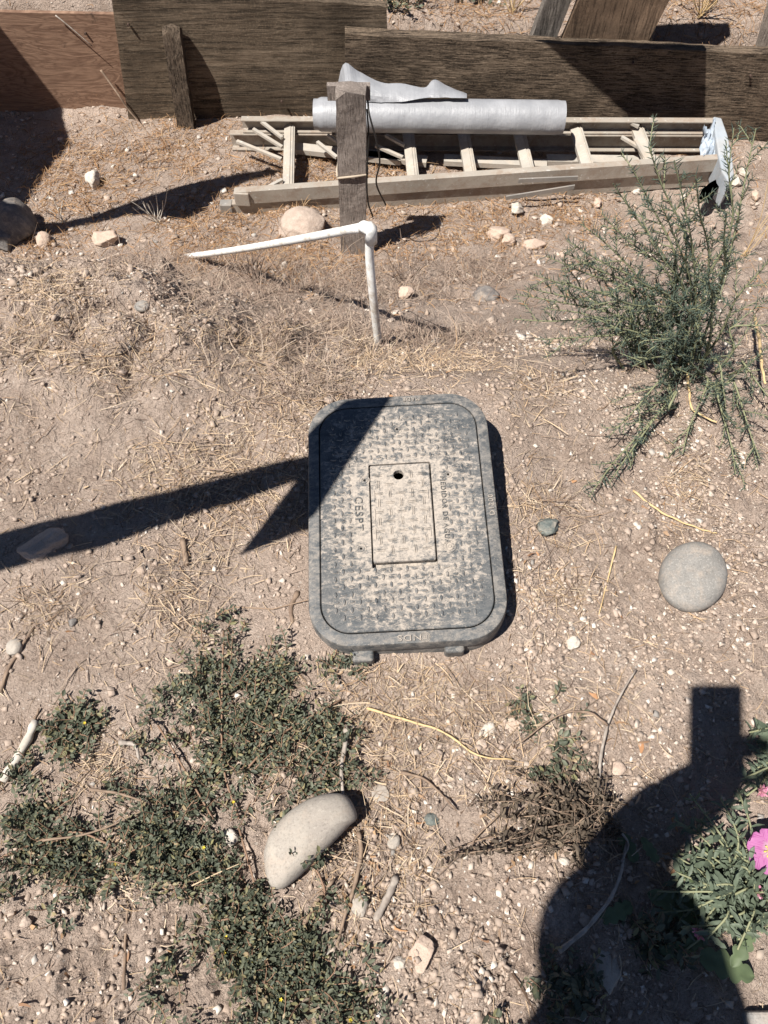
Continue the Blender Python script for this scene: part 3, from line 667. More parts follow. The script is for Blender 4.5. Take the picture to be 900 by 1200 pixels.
n_=NT('blue_grey_rag'); M['rag']=n_.out(n_.mix(n_.ramp(n_.noise(n_.obj(),30,4),[(.4,0),(.6,1)]),(.26,.31,.37),(.40,.44,.49)),.7)
crumple([atz(817,196,gl+.10),atz(848,196,gl+.10),atz(843,150,gl+.12),atz(824,152,gl+.12)],'rag',M['rag'],'crumpled blue grey rag stuffed in the top end of the ladder','rag',amp=.06,seed=8,fr=14)
# ------------------------------------------------------------------ grey roll
def mat_tarp():
    n=NT('silver_sheeting'); v=n.obj((1,1,1)); wr=n.noise(n.obj((60,6,6)),3,4,.6); 
    c=n.mix(n.ramp(n.noise(v,12,5),[(.4,0),(.7,1)]),(.26,.265,.28),(.34,.345,.36)); c=n.mix(n.ramp(n.noise(v,60,4,.7),[(.62,0),(.75,.6)]),c,(.2,.19,.18))
    wv=n.noise(n.obj((150,150,150)),6,2)
    nb=n.bump(n.noise(n.obj((7,7,7)),2,4,.6),.008,.6); nb=n.bump(wr,.0018,.6,nb); nb=n.bump(wv,.0008,.5,nb); return n.out(c,.42,nb,.5,.0)
M['tarp']=mat_tarp()
Yr=fl[1]-.12; ra=aty(368,133,Yr); rb2=aty(660,139,Yr-.02); rr_=.0585
ra[2]=rb2[2]=(ra[2]+rb2[2])/2+.0
roll=empty('sheeting_roll',tuple(ra),'roll of silver grey plastic sheeting lying on the ladder with a loose crumpled end','roll')
ax=rb2-ra; Ln=np.linalg.norm(ax); axn=ax/Ln; sv=np.array([0,1.,0]); sv-=axn*(sv@axn); sv/=np.linalg.norm(sv); uvn=np.cross(axn,sv)
if uvn[2]<0: uvn=-uvn
V=[];nu,nv=70,40
for i in range(nu+1):
    t=i/nu
    for k in range(nv):
        a=2*math.pi*k/nv; r_=rr_*(1+.015*float(fbm(np.array(t*20.),np.array(a),2.,3,4))+.02*math.sin(a*2+1))*(1-.10*(t<.015))*(1-.03*(t>.985))
        V.append(axn*Ln*t+(sv*math.cos(a)+uvn*math.sin(a))*r_)
Fs=[(i*nv+k,i*nv+(k+1)%nv,(i+1)*nv+(k+1)%nv,(i+1)*nv+k) for i in range(nu) for k in range(nv)]
# inner bore
for e_,i_ in ((0,0),(1,nu)):
    n0=len(V)
    for q_ in (.55,):
        for k in range(nv):
            a=2*math.pi*k/nv; V.append(axn*(Ln*e_)+(sv*math.cos(a)+uvn*math.sin(a))*rr_*q_)
    Fs+=[(i_*nv+k,i_*nv+(k+1)%nv,n0+(k+1)%nv,n0+k) for k in range(nv)]
    n1=len(V)
    for k in range(nv):
        a=2*math.pi*k/nv; V.append(axn*(Ln*e_+(.08 if e_==0 else -.08))+(sv*math.cos(a)+uvn*math.sin(a))*rr_*.5)
    Fs+=[(n0+k,n0+(k+1)%nv,n1+(k+1)%nv,n1+k) for k in range(nv)]+[tuple(n1+k for k in range(nv))]
recalc(mesh('roll_body',V,Fs,M['tarp'],roll,True)).modifiers.new('e','EDGE_SPLIT').split_angle=math.radians(50)
# loose flap: strip rising behind the roll with peaks
edge=[(392,128,0),(402,77,.04),(420,84,.03),(446,97,.0),(470,98,.0),(497,103,-.01),(508,94,.02),(525,101,.0),(547,110,-.02)]
low_=[(392,128),(402,122),(420,118),(446,118),(470,117),(497,113),(508,113),(525,113),(547,113)]
mid_=[(395,126,0),(408,98,-.03),(425,100,-.03),(446,106,-.04),(470,108,-.03),(497,108,-.02),(510,104,-.03),(525,106,-.02),(547,111,-.02)]
rows=[[aty(x,y,Yr+.06+d) for x,y,d in edge],[aty(x,y,Yr+.03+d) for x,y,d in mid_],[aty(x,y+2,Yr-.02) for x,y in low_]]
cols=[polyline(r_,5) for r_ in rows]; 
Vv=[]; nn=len(cols[0])
for t in np.linspace(0,1,9):
    for i in range(nn):
        p=(1-t)**2*cols[0][i]+2*t*(1-t)*cols[1][i]+t*t*cols[2][i]; Vv.append(p-ra+np.array([0,.012*float(fbm(np.array(i*.35),np.array(t*3),1.,3,6)),0]))
o=mesh('loose_flap',Vv,[(j*nn+i,j*nn+i+1,(j+1)*nn+i+1,(j+1)*nn+i) for j in range(8) for i in range(nn-1)],M['tarp'],roll,False); s_=o.modifiers.new('s','SOLIDIFY'); s_.thickness=.0015
# dark bag beside the broad board
n_=NT('black_plastic_bag'); M['bag']=n_.out((.03,.032,.036),.4,n_.bump(n_.noise(n_.obj(),18,4),.01,1),.5)
bq=aty(752,46,YP+.10); V=lump((.045,.04,.075),5,.5); o=fastmesh('plastic_bag',V,I4[1],M['bag'],smooth=True); o.location=bq; tag(o,'small black plastic bag tucked behind the long plank beside the broad board','bag')
# ------------------------------------------------------------------ named stones
def shaped_cobble(outline,mat,label,th,px_c,lift=.3,name='cobble',tiltx=0):
    """outline in photo pixels on the ground plane; rounded dome of thickness th"""
    pts=np.array([gp(*p) for p in outline]); zc=pts[:,2].mean(); Pc=np.array([atz(x,y,zc) for x,y in outline])
    c=Pc.mean(0); Pc=np.array(polyline(list(Pc)+[Pc[0]],5)[:-1]); rel=Pc-c; n=len(rel); V=[];rings=14
    prof=[(math.sin(t),math.cos(t)) for t in np.linspace(0.02,math.pi-.02,rings)]
    for s_,zz in prof:
        k=s_**.58
        for i in range(n):
            p=rel[i]*k; e=float(fbm(np.array(p[0]*40+3),np.array(p[1]*40+zz*2),1.,3,9))*.004
            V.append((p[0],p[1],zz*th/2*(1 if zz>0 else 1)+e))
    Fs=[(j*n+i,j*n+(i+1)%n,(j+1)*n+(i+1)%n,(j+1)*n+i) for j in range(rings-1) for i in range(n)]+[tuple(range(n)),tuple((rings-1)*n+i for i in range(n))]
    o=recalc(mesh(name,V,Fs,mat,None,True)); o.location=(c[0],c[1],zc+th/2*(1-lift)); return tag(o,label,'stone')
shaped_cobble([(809+39.5*math.cos(k*math.pi/8),680+40*math.sin(k*math.pi/8)) for k in range(16)],M['st_grey'],'round flat grey cobble lying alone right of the valve box',.055,None,.55)
shaped_cobble([(312,1002),(320,979),(340,956),(365,940),(388,934),(406,936),(416,949),(419,962),(410,971),(394,988),(372,1010),(352,1030),(334,1043),(321,1041),(314,1024)],M['st_tan'],'half moon shaped smooth tan cobble lying on the green weed mat',.06,None,.1)
mbx=None
stone(641,618,32,22,.7,M['st_green'],'small greenish grey angular rock right of the valve box',rot=.3,seed=21,ang=.4)
stone(670,755,20,17,.8,M['st_white'],'small whitish rock below right of the valve box',seed=22,ang=.4)
stone(112,215,18,18,1.,M['st_white'],'pale angular rock in the sunlit hollow left of the ladder',rot=.5,seed=23,ang=.5,sink=.15)
stone(570,349,36,20,.8,M['st_dark'],'brick sized grey brown stone half buried right of the water pipe',rot=-.05,seed=24,ang=.2,sink=.4)
stone(352,264,60,34,.6,M['st_dirt'],'broad dirt caked boulder beside the foot of the short post',seed=25,ang=.25,sink=.5)
stone(20,270,52,42,.9,M['st_dark'],'largest dark rock in shade at the left edge',seed=26,ang=.25,sink=.3)
stone(8,287,24,20,.8,M['st_dark'],'small grey rock below the dark rock at the left edge',seed=27,sink=.2)
stone(52,286,20,16,.8,M['st_pink'],'pale knob of rock on the lip of the mound, near left edge',seed=28,sink=.2)
stone(122,281,34,16,.7,M['st_pink'],'flat pinkish rock on the lip of the mound',seed=29,sink=.3)
stone(167,360,18,11,.6,M['st_grey'],'small grey oval pebble on the left mound',seed=30,ang=.1)
stone(583,279,30,16,.7,M['st_pink'],'slanted pale slab of rock below the middle of the ladder',rot=.5,seed=31,ang=.5,sink=.2)
stone(605,248,20,14,.8,M['st_white'],'pale rock just below the ladder spreader',seed=32,ang=.5,sink=.2)
stone(594,285,20,12,.8,M['st_pink'],'squat pinkish rock right under the slanted slab',seed=33,ang=.4,sink=.2)
stone(625,290,30,14,.7,M['st_pink'],'pale low rock left of the bush under the ladder',seed=34,ang=.4,sink=.3)
stone(640,262,16,12,.8,M['st_white'],'white lump between ladder and bush',seed=35,ang=.5,sink=.2)
stone(476,346,22,12,.8,M['st_pink'],'pale stone right of the water pipe foot',seed=36,ang=.3,sink=.2)
stone(332,313,13,10,.8,M['st_white'],'small white stone under the sloping pipe',seed=37,ang=.4)
stone(573,855,22,14,.5,M['st_white'],'white flake of stone below the valve box, upper of the pair',rot=.6,seed=38,ang=.3)
stone(564,872,16,11,.5,M['st_pink'],'pinkish flake just below the white flake of stone',seed=39,ang=.3)
stone(596,852,34,28,.25,M['st_pink'],'flat reddish patch of stone beside the white flake',seed=40,ang=.3,sink=.6)
stone(724,902,20,18,.5,M['st_pink'],'pale rounded stone left of the phone shadow',seed=41,ang=.2)
stone(506,961,20,15,.8,M['st_green'],'blue grey pebble between cobble and dried weed',seed=42,ang=.2)
stone(444,932,30,26,.5,M['st_tan'],'grey triangular stone right of the half moon cobble',rot=.4,seed=43,ang=.4,sink=.5)
stone(461,986,16,18,.8,M['st_tan'],'small grey lump south east of the half moon cobble',seed=44,ang=.3)
stone(421,1062,20,34,.7,M['st_tan'],'long rough grey rock between the two thin sticks',seed=45,ang=.6)
stone(495,1117,30,42,.35,M['st_pink'],'flat rectangular beige stone near the bottom middle',seed=46,ang=.3,sink=.45)
stone(470,1128,18,18,.7,M['st_white'],'whitish lump touching the flat beige stone',seed=47,ang=.4)
stone(712,1141,32,48,.4,M['st_tan'],'flat upright slab of stone inside the photographer shadow',seed=48,ang=.3,sink=.3)
stone(272,981,19,19,.8,M['st_white'],'round white stone in the weed mat left of the cobble',seed=49,ang=.3,sink=.15)
stone(243,940,12,16,.8,M['st_white'],'small white stone in the middle of the weed mat',seed=50,ang=.3,sink=.15)
stone(18,759,20,16,.8,M['st_tan'],'grey white pebble at the left edge above the pale stick',rot=.7,seed=51,ang=.2)
stone(50,640,60,34,.5,M['st_dirt'],'dirt covered root lump crossed by the band of shadow',rot=.5,seed=52,ang=.3,sink=.5)
stone(86,730,12,10,.8,M['st_dark'],'tiny dark stone in the sand at the left',seed=53)
stone(660,1010,14,10,.8,M['st_white'],'white chip at the edge of the photographer shadow',seed=54)
stone(820,440+800-0,10,10,.5,M['st_tan'],'small stone under the pink flowered plant',seed=55)
stone(30,1080,16,12,.6,M['st_dirt'],'dirt lump at the lower left edge',seed=56)
for i_,(x,y,s_) in enumerate(((833,222,14),(862,216,16),(885,232,13),(800,232,9),(700,240,12),(745,226,10),(660,300,10),(870,205,12))):
    stone(x,y,s_,s_*.8,.8,M['st_white'] if i_%2 else M['st_pink'],['white rock under the hinge end of the ladder','pale rock right of the ladder cap','rock at the right edge below the ladder','small rock under the right end of the ladder','chalky rock below the ladder behind the bush','chip of rock touching the underside of the rail','small rock left of the bush','pale rock against the plank right of the ladder'][i_],seed=60+i_,ang=.4,sink=.25)
# concrete corner bottom right
M['conc']=mat_stone('concrete',(.24,.23,.215),(.32,.305,.285),20,None,.002)
q=gp(856,1168); mb=MB(); mb.box((0,0,-.1),(.4,0,0),(0,-.4,0),(0,0,.12)); o=bevel(mb.build('concrete_block',M['conc']),.004); o.location=(q[0]+.01,q[1]-.015,q[2]); tag(o,'corner of a grey concrete block in shade at the bottom right','concrete block')
# ------------------------------------------------------------------ sticks
n_=NT('grey_stick'); M['stick']=n_.out(n_.mix(n_.ramp(n_.noise(n_.obj((60,60,60)),1,5),[(.35,0),(.65,1)]),(.23,.19,.16),(.42,.37,.32)),.8,n_.bump(n_.noise(n_.obj((80,80,80)),1,4),.001))
n_=NT('brown_stick'); M['bstick']=n_.out(n_.mix(n_.ramp(n_.noise(n_.obj((60,60,60)),1,5),[(.35,0),(.65,1)]),(.16,.11,.08),(.29,.21,.15)),.8,n_.bump(n_.noise(n_.obj((80,80,80)),1,4),.001))
n_=NT('pale_stick'); M['pstick']=n_.out(n_.mix(n_.ramp(n_.noise(n_.obj((60,60,60)),1,5),[(.35,0),(.65,1)]),(.45,.40,.34),(.62,.57,.50)),.8)
n_=NT('straw_stalk'); M['stalk']=n_.out((.58,.42,.22),.6)
def twig(pts,r,mat,label,cat='stick',lift=.004,name='stick',taper=.5,lifts=None):
    P=[gp(x,y,lift if lifts is None else lifts[i]) for i,(x,y) in enumerate(pts)]; P=polyline(P,5)
    for i,p in enumerate(P): P[i]=p+np.array([0,0,.0015*math.sin(i*1.7)])
    n=len(P); rr=np.array([r*(1-(1-taper)*i/(n-1))*(1+.15*math.sin(i*2.3)) for i in range(n)])
    o0=P[0].copy(); m=MB(); m.tube([p-o0 for p in P],rr,7); o=m.build(name,mat,None,True); o.location=o0; return tag(o,label,cat)
twig([(406,852),(404,875),(400,900),(402,932)],.0045,M['stick'],'grey bent stick standing out above the half moon cobble',lift=.012)
twig([(420,975),(423,1000),(415,1040),(405,1070),(395,1108)],.0036,M['bstick'],'long curved brown stick running down from the cobble',lift=.01)
twig([(464,1028),(455,1050),(440,1078)],.0055,M['stick'],'short split grey stick right of the long curved one',lift=.006,taper=.9)
twig([(42,845),(25,880),(3,915)],.0062,M['pstick'],'pale peeled stick at the left edge',lift=.008,taper=1.1)
twig([(40,845),(46,830)],.0025,M['bstick'],'dark twig tip touching the pale peeled stick')
twig([(214,632),(219,662)],.005,M['bstick'],'stubby brown stick under the band of shadow',taper=.9)
twig([(349,694),(341,712),(343,730)],.0045,M['bstick'],'strip of brown bark beside the valve box',lift=.0,taper=.7)
twig([(742,575),(770,597),(800,612),(828,622),(840,625)],.0022,M['stalk'],'golden dry stalk above the round cobble','stalk',name='dry_stalk',lift=.005)
twig([(702,935),(703,895),(712,850),(727,815),(745,785)],.003,M['stick'],'grey forked twig curving up right of the dried weed','twig',lift=.012,name='twig')
twig([(712,850),(690,835),(655,838),(610,870)],.0022,M['bstick'],'reddish thin twig arching left from the forked twig','twig',lift=.02,name='twig')
twig([(620,985),(660,975),(700,955),(735,985),(728,1010)],.0025,M['stick'],'grey twig at the edge of the photographer shadow','twig',lift=.015,name='twig')
twig([(535,1000),(575,996),(620,988),(690,990)],.0024,M['bstick'],'straight stem under the dried weed','stem',lift=.012,name='twig')
twig([(470,905),(500,915),(535,950)],.0026,M['bstick'],'dark curved twig right of the triangular stone','twig',lift=.01,name='twig')
twig([(430,830),(480,845),(520,858),(560,885),(600,890)],.0022,M['stalk'],'long tan stalk below the valve box','stalk',lift=.008,name='dry_stalk')
twig([(560,1000),(555,985),(585,955)],.002,M['bstick'],'thin dark twig poking from the dried weed','twig',lift=.014,name='twig')
twig([(655,1115),(690,1085),(722,1040),(735,985)],.0035,M['stick'],'bent grey branch lying in the photographer shadow','twig',lift=.012,name='twig')
twig([(355,1085),(372,1055),(392,1030)],.004,M['bstick'],'brown stick half hidden below the cobble','stick',lift=.012)
twig([(105,925),(140,930),(175,942)],.0025,M['bstick'],'reddish runner stem across the left weed patch','stem',lift=.02,name='twig')
twig([(50,985),(110,975),(178,945)],.0018,M['bark_bits'],'long pale stalk through the left weed patch','stalk',lift=.02,name='dry_stalk')
twig([(140,870),(158,873),(163,890)],.004,M['stick'],'hooked grey twig above the weed mat','twig',lift=.012,name='twig')
twig([(145,1160),(147,1100),(150,1060)],.0024,M['bstick'],'upright thin twig at the lower left','twig',lift=.006,name='twig')
twig([(0,812),(12,780),(40,735)],.004,M['bstick'],'dark root end at the left edge','root',lift=.002,name='root')
twig([(278,338),(310,341),(345,342)],.004,M['bstick'],'buried brown root under the sloping pipe','root',lift=.004,name='root')
twig([(409,330),(408,318),(415,310)],.009,M['bstick'],'stubby root end left of the water pipe','root',lift=.0,name='root')
twig([(375,402),(385,412),(400,420)],.006,M['stick'],'short thick chip of wood above the valve box','stick',lift=.0)
twig([(805,900-465+0),(808,460),(812,480),(840,495)],.003,M['stalk'],'yellow stalk lying under the right side of the bush','stalk',lift=.01,name='dry_stalk')
twig([(884,370),(890,400),(893,430),(897,450)],.004,M['stalk'],'yellow bent stalk at the right edge beside the bush','stalk',lift=.06,name='dry_stalk')
twig([(722,640),(712,680),(702,720)],.0016,M['stalk'],'thin straw right of the valve box','stalk',lift=.004,name='dry_stalk')
twig([(600,975+0),(560,985),(520,1000)],.0016,M['bstick'],'dark stem trailing left from the dried weed','twig',lift=.008,name='twig')
def airtwig(pts,r,mat,label,cat='twig',name='twig'):
    P=polyline(pts,5); o0=P[0].copy(); m=MB(); m.tube([p-o0 for p in P],np.linspace(r,r*.5,len(P)),6); o=m.build(name,mat,None,True); o.location=o0; return tag(o,label,cat)
airtwig([aty(118,82,YP+.075),aty(128,96,YP+.06),aty(140,113,YP+.03),aty(150,128,YP+.02),aty(166,147,YP-.01),gp(180,165)],.005,M['bstick'],'dark wiry root hanging over the seam between plywood and dark panel','root','root')
airtwig([aty(65,18,YP+.085),aty(80,30,YP+.075),aty(108,54,YP+.07)],.003,M['stick'],'thin twig leaning on the plywood sheet')
# ------------------------------------------------------------------ scattered ground stuff
def scatter(N,xr,yr,dens):
    x=R.uniform(*xr,N*3); y=R.uniform(*yr,N*3); p=dens(x,y); k=R.rand(N*3)<p; x=x[k][:N]; y=y[k][:N]; return x,y
def inbox(x,y): 
    c=O+cw(cc); return (np.abs(x-c[0])<.168)&(np.abs(y-c[1])<.225)
def blob(lst):
    G=[(gp(a,b),r) for a,b,r in lst]
    def f(x,y,basev=.1):
        d=np.full(x.shape,basev)
        for q,r in G: d=np.maximum(d,np.exp(-((x-q[0])**2+(y-q[1])**2)/(r*r)))
        d=d*(.35+1.3*np.clip(fbm(x,y,9,3,77)*2.2+.5,0,1)); d[inbox(x,y)]=0; return d
    return f
def ribbons(name,x,y,L,W,tilt,mat,label=None,cat=None,lift=.002,curl=.5,kind='stuff',seg=3,zoff=None,fixed_z=None):
    n=len(x); az=R.uniform(0,2*math.pi,n); ti=np.abs(R.normal(0,tilt,n)); L=L*np.exp(R.normal(0,.45,n)); W=W*np.exp(R.normal(0,.25,n))
    z=H(x,y) if fixed_z is None else fixed_z; z=z+lift*R.rand(n)*2
    d=np.c_[np.cos(az)*np.cos(ti),np.sin(az)*np.cos(ti),np.sin(ti)]
    s_=np.c_[-np.sin(az),np.cos(az),np.zeros(n)]; tw=R.uniform(-1.2,1.2,n); up=np.cross(d,s_)*-1; wv=s_*np.cos(tw)[:,None]+up*np.sin(tw)[:,None]
    cv=R.normal(0,curl,n); P0=np.c_[x,y,z]; V=[]
    for j in range(seg+1):
        t=j/seg; c=P0+d*(L*t)[:,None]+s_*(cv*L*t*t*.5)[:,None]+np.array([0,0,1.])[None]*(-(ti*L*t*t*.35))[:,None]
        zz=H(c[:,0],c[:,1]) if fixed_z is None else z
        c[:,2]=np.maximum(c[:,2],zz+.0006)
        ww=(W*(1-.6*t**2)/2)[:,None]; V+= [c-wv*ww,c+wv*ww]
    V=np.stack(V,1).reshape(-1,3); k=2*(seg+1); b_=(np.arange(n)*k)[:,None]
    Fs=np.concatenate([np.stack([b_[:,0]+2*j,b_[:,0]+2*j+1,b_[:,0]+2*j+3,b_[:,0]+2*j+2],1) for j in range(seg)])
    o=fastmesh(name,V,Fs,mat); tag(o,label,cat,None,kind); return o
straw_b=blob([(300,560,.13),(330,470,.10),(420,430,.12),(520,430,.12),(620,460,.08),(60,360,.12),(130,420,.1),(420,350,.12),(300,420,.12),(640,600,.08),(650,690,.06),(500,830,.09),(560,850,.08),(470,900,.09),(430,820,.06),(200,560,.1),(230,660,.07),(600,900,.08),(440,1000,.08),(700,830,.06),(210,700,.06),(120,900,.05),(150,1010,.05),(340,850,.07),(60,700,.06),(800,560,.05)])
x,y=scatter(21000,(-.95,.95),(-.15,1.35),lambda a,b: straw_b(a,b,.08)); ribbons('straw_litter',x,y,.022,.0011,.24,M['straw'],'loose pale straw strewn over the dirt round the valve box','straw')
x,y=scatter(20000,(-.95,.95),(-.15,1.45),lambda a,b: straw_b(a,b,.16)); ribbons('grey_litter',x,y,.014,.0011,.25,M['grey_straw'],'fine grey brown plant crumbs over the dirt','plant litter')
grass_b=blob([(300,320,.2),(210,310,.16),(270,335,.16),(330,350,.16),(390,340,.16),(250,300,.14),(420,330,.14),(480,340,.13),(380,380,.14),(470,400,.12),(540,400,.1),(560,320,.12),(180,320,.1),(360,430,.1),(240,350,.14),(330,380,.12)])
x,y=scatter(15000,(-1.0,.8),(.85,2.1),lambda a,b: grass_b(a,b,.03)); ribbons('dry_grass',x,y,.045,.0013,.6,M['grey_straw'],'dead grey grass thatch round the water pipe and the slope above the valve box','dry grass',curl=.8)
br_b=blob([(110,200,.3),(60,260,.25),(200,180,.3),(250,250,.25),(330,250,.2),(370,210,.25),(500,245,.25),(560,260,.25),(650,240,.2),(450,280,.2),(350,300,.25),(250,290,.2),(780,15,.35),(840,25,.3),(540,5,.3),(320,200,.2),(440,190,.2)])
x,y=scatter(30000,(-2.1,2.3),(1.5,3.6),lambda a,b: br_b(a,b,.06)); ribbons('brown_grass',x,y,.032,.0021,.5,M['brown_grass'],'reddish brown dead grass round the ladder','dry grass',curl=1.)
def tri_rocks(name,x,y,smin,smax,mat,label,cat,tmpl,pw=2.5,seed=5,embed=.3):
    n=len(x); V0,F0=tmpl; s_=smin+(smax-smin)*R.rand(n)**pw; z=H(x,y)
    sc=s_[:,None]*R.uniform(.5,1.25,(n,3)); sc[:,2]*=.75; a=R.uniform(0,6.28,n)
    V=(V0[None]*(1+R.uniform(-.45,.25,(n,len(V0),1)))+R.normal(0,.2,(n,len(V0),3)))*sc[:,None,:]
    ca,sa=np.cos(a)[:,None],np.sin(a)[:,None]; X_=V[...,0]*ca-V[...,1]*sa; Y_=V[...,0]*sa+V[...,1]*ca
    V=np.stack([X_+x[:,None],Y_+y[:,None],V[...,2]+(z+sc[:,2]*(1-2*embed))[:,None]],2).reshape(-1,3)
    Fs=(F0[None]+(np.arange(n)*len(V0))[:,None,None]).reshape(-1,3)
    return tag(fastmesh(name,V,Fs,mat),label,cat,None,'stuff')
peb_b=blob([(800,560,.16),(850,700,.14),(760,780,.14),(690,760,.1),(640,800,.1),(520,1100,.14),(600,1080,.12),(460,1080,.1),(850,620,.14),(690,250,.25),(600,290,.25),(560,900,.1),(740,860,.1),(700,480,.12),(620,400,.12),(60,300,.12),(180,340,.12),(250,350,.1),(640,700,.1),(120,1100,.1)])
x,y=scatter(34000,(-.95,.95),(-.15,1.3),lambda a,b: peb_b(a,b,.13)); tri_rocks('gravel',x,y,.0008,.0052,M['pebble'],'fine pale grit in the dirt','gravel',CH,3.2)
x,y=scatter(7000,(-2.2,2.2),(1.2,3.6),lambda a,b: peb_b(a,b,.3)); tri_rocks('gravel',x,y,.002,.012,M['pebble'],'coarser chalky gravel on the slope and round the ladder','gravel',CH,3.)
clod_b=blob([(60,300,.12),(140,295,.12),(205,320,.12),(270,345,.1),(350,370,.1),(80,330,.15),(180,320,.12),(240,340,.1),(410,370,.12),(520,1120,.12),(100,1080,.1),(330,370,.1),(480,1040,.1),(40,700,.08),(640,1060,.1),(720,1120,.1)])
x,y=scatter(5200,(-.95,.95),(-.15,1.45),lambda a,b: clod_b(a,b,.12)); tri_rocks('dirt_clods',x,y,.0016,.0075,M['clod'],'crumbly clods of dry dirt','dirt',CH,2.2,embed=.4)
lit_b=blob([(440,960,.08),(420,1010,.08),(640,900,.08),(700,960,.08),(720,820,.06),(770,600,.04),(460,870,.05),(560,1000,.06),(440,1080,.06),(660,990,.05),(780,990,.05),(40,1190,.1),(620,680,.04),(740,700,.04),(730,800,.05)])
x,y=scatter(1500,(-.95,.95),(-.15,1.3),lambda a,b: lit_b(a,b,.012)); ribbons('leaf_litter',x,y,.008,.0046,.4,M['litter'],'curled orange brown bits of dead leaf','leaf litter',curl=1.4)
x,y=scatter(650,(-.95,.95),(-.15,1.5),lambda a,b: straw_b(a,b,.12)); ribbons('fine_twigs',x,y,.045,.0021,.12,M['bark_bits'],'thin brown twig bits lying on the dirt','twigs',curl=1.2)
x,y=scatter(500,(-.2,.27),(.40,1.0),lambda a,b: ((np.abs(a-.03)>.165)|(np.abs(b-.69)>.225))*1.); tri_rocks('dirt_clods',x,y,.0015,.0065,M['clod'],'crumbled dirt packed against the valve box','dirt',CH,1.6,embed=.5)
# ------------------------------------------------------------------ leaves
def leaves(P,Dv,Nv,L,W,name,mat,parent,fold=.25,kind='stuff'):
    n=len(P); Dv=Dv/np.linalg.norm(Dv,axis=1)[:,None]; Sv=np.cross(Dv,Nv); Sv/=np.linalg.norm(Sv,axis=1)[:,None]+1e-9; Nn=np.cross(Sv,Dv)
    L=L[:,None];W=W[:,None]
    a=P; m1=P+Dv*L*.4-Nn*W*fold; l1=P+Dv*L*.38+Sv*W*.5; r1=P+Dv*L*.38-Sv*W*.5; l2=P+Dv*L*.72+Sv*W*.42-Nn*L*.04; r2=P+Dv*L*.72-Sv*W*.42-Nn*L*.04; tp=P+Dv*L-Nn*L*.12; m2=P+Dv*L*.72-Nn*W*fold*.8-Nn*L*.04
    V=np.stack([a,l1,r1,m1,l2,r2,m2,tp],1).reshape(-1,3); b_=np.arange(n)*8
    T=[(0,1,3),(0,3,2),(1,4,3),(4,6,3),(3,6,2),(6,5,2),(4,7,6),(6,7,5)]
    Fs=np.concatenate([np.stack([b_+i,b_+j,b_+k],1) for i,j,k in T])
    o=fastmesh(name,V,Fs,mat,parent); 
    if kind: o['kind']=kind
    return o
def mat_leaf(name,stops,rough=.55,sss=0):
    n=NT(name); c=n.ramp(n.island(),stops); c=n.mix(n.ramp(n.noise(n.obj(src='World'),25,3),[(.4,0),(.7,.5)]),c,tuple(q*.6 for q in stops[0][1]))
    n.out(c,rough,None,.35)
    tr=n.t.nodes.new('ShaderNodeBsdfTranslucent'); n.L(c,tr.inputs[0]); mx=n.t.nodes.new('ShaderNodeMixShader'); mx.inputs[0].default_value=.18
    n.L(n.b.outputs[0],mx.inputs[1]); n.L(tr.outputs[0],mx.inputs[2]); n.L(mx.outputs[0],n.t.nodes['Material Output'].inputs[0]); return n.m
M['weed']=mat_leaf('weed_leaf',[(0,(.066,.078,.052)),(.40,(.105,.118,.080)),(.78,(.16,.170,.115)),(.9,(.25,.23,.11)),(1,(.38,.29,.18))])
M['thorn']=mat_leaf('bush_needles',[(0,(.066,.096,.074)),(.5,(.10,.135,.104)),(.9,(.14,.175,.13)),(1,(.20,.20,.13))])
M['prim']=mat_leaf('primrose_leaf',[(0,(.085,.11,.075)),(.5,(.12,.15,.105)),(1,(.17,.20,.13))])
M['bigleaf']=mat_leaf('lobed_leaf',[(0,(.095,.13,.07)),(1,(.14,.18,.09))])
M['deadleaf']=mat_leaf('dead_leaf',[(0,(.075,.058,.042)),(.5,(.13,.10,.075)),(1,(.20,.155,.11))],.8)
M['stem']=NT('weed_stem').out((.24,.15,.10),.7)
M['gstem']=NT('green_stem').out((.22,.225,.13),.7)
M['yellow']=NT('yellow_petal').out((.70,.60,.10),.6)
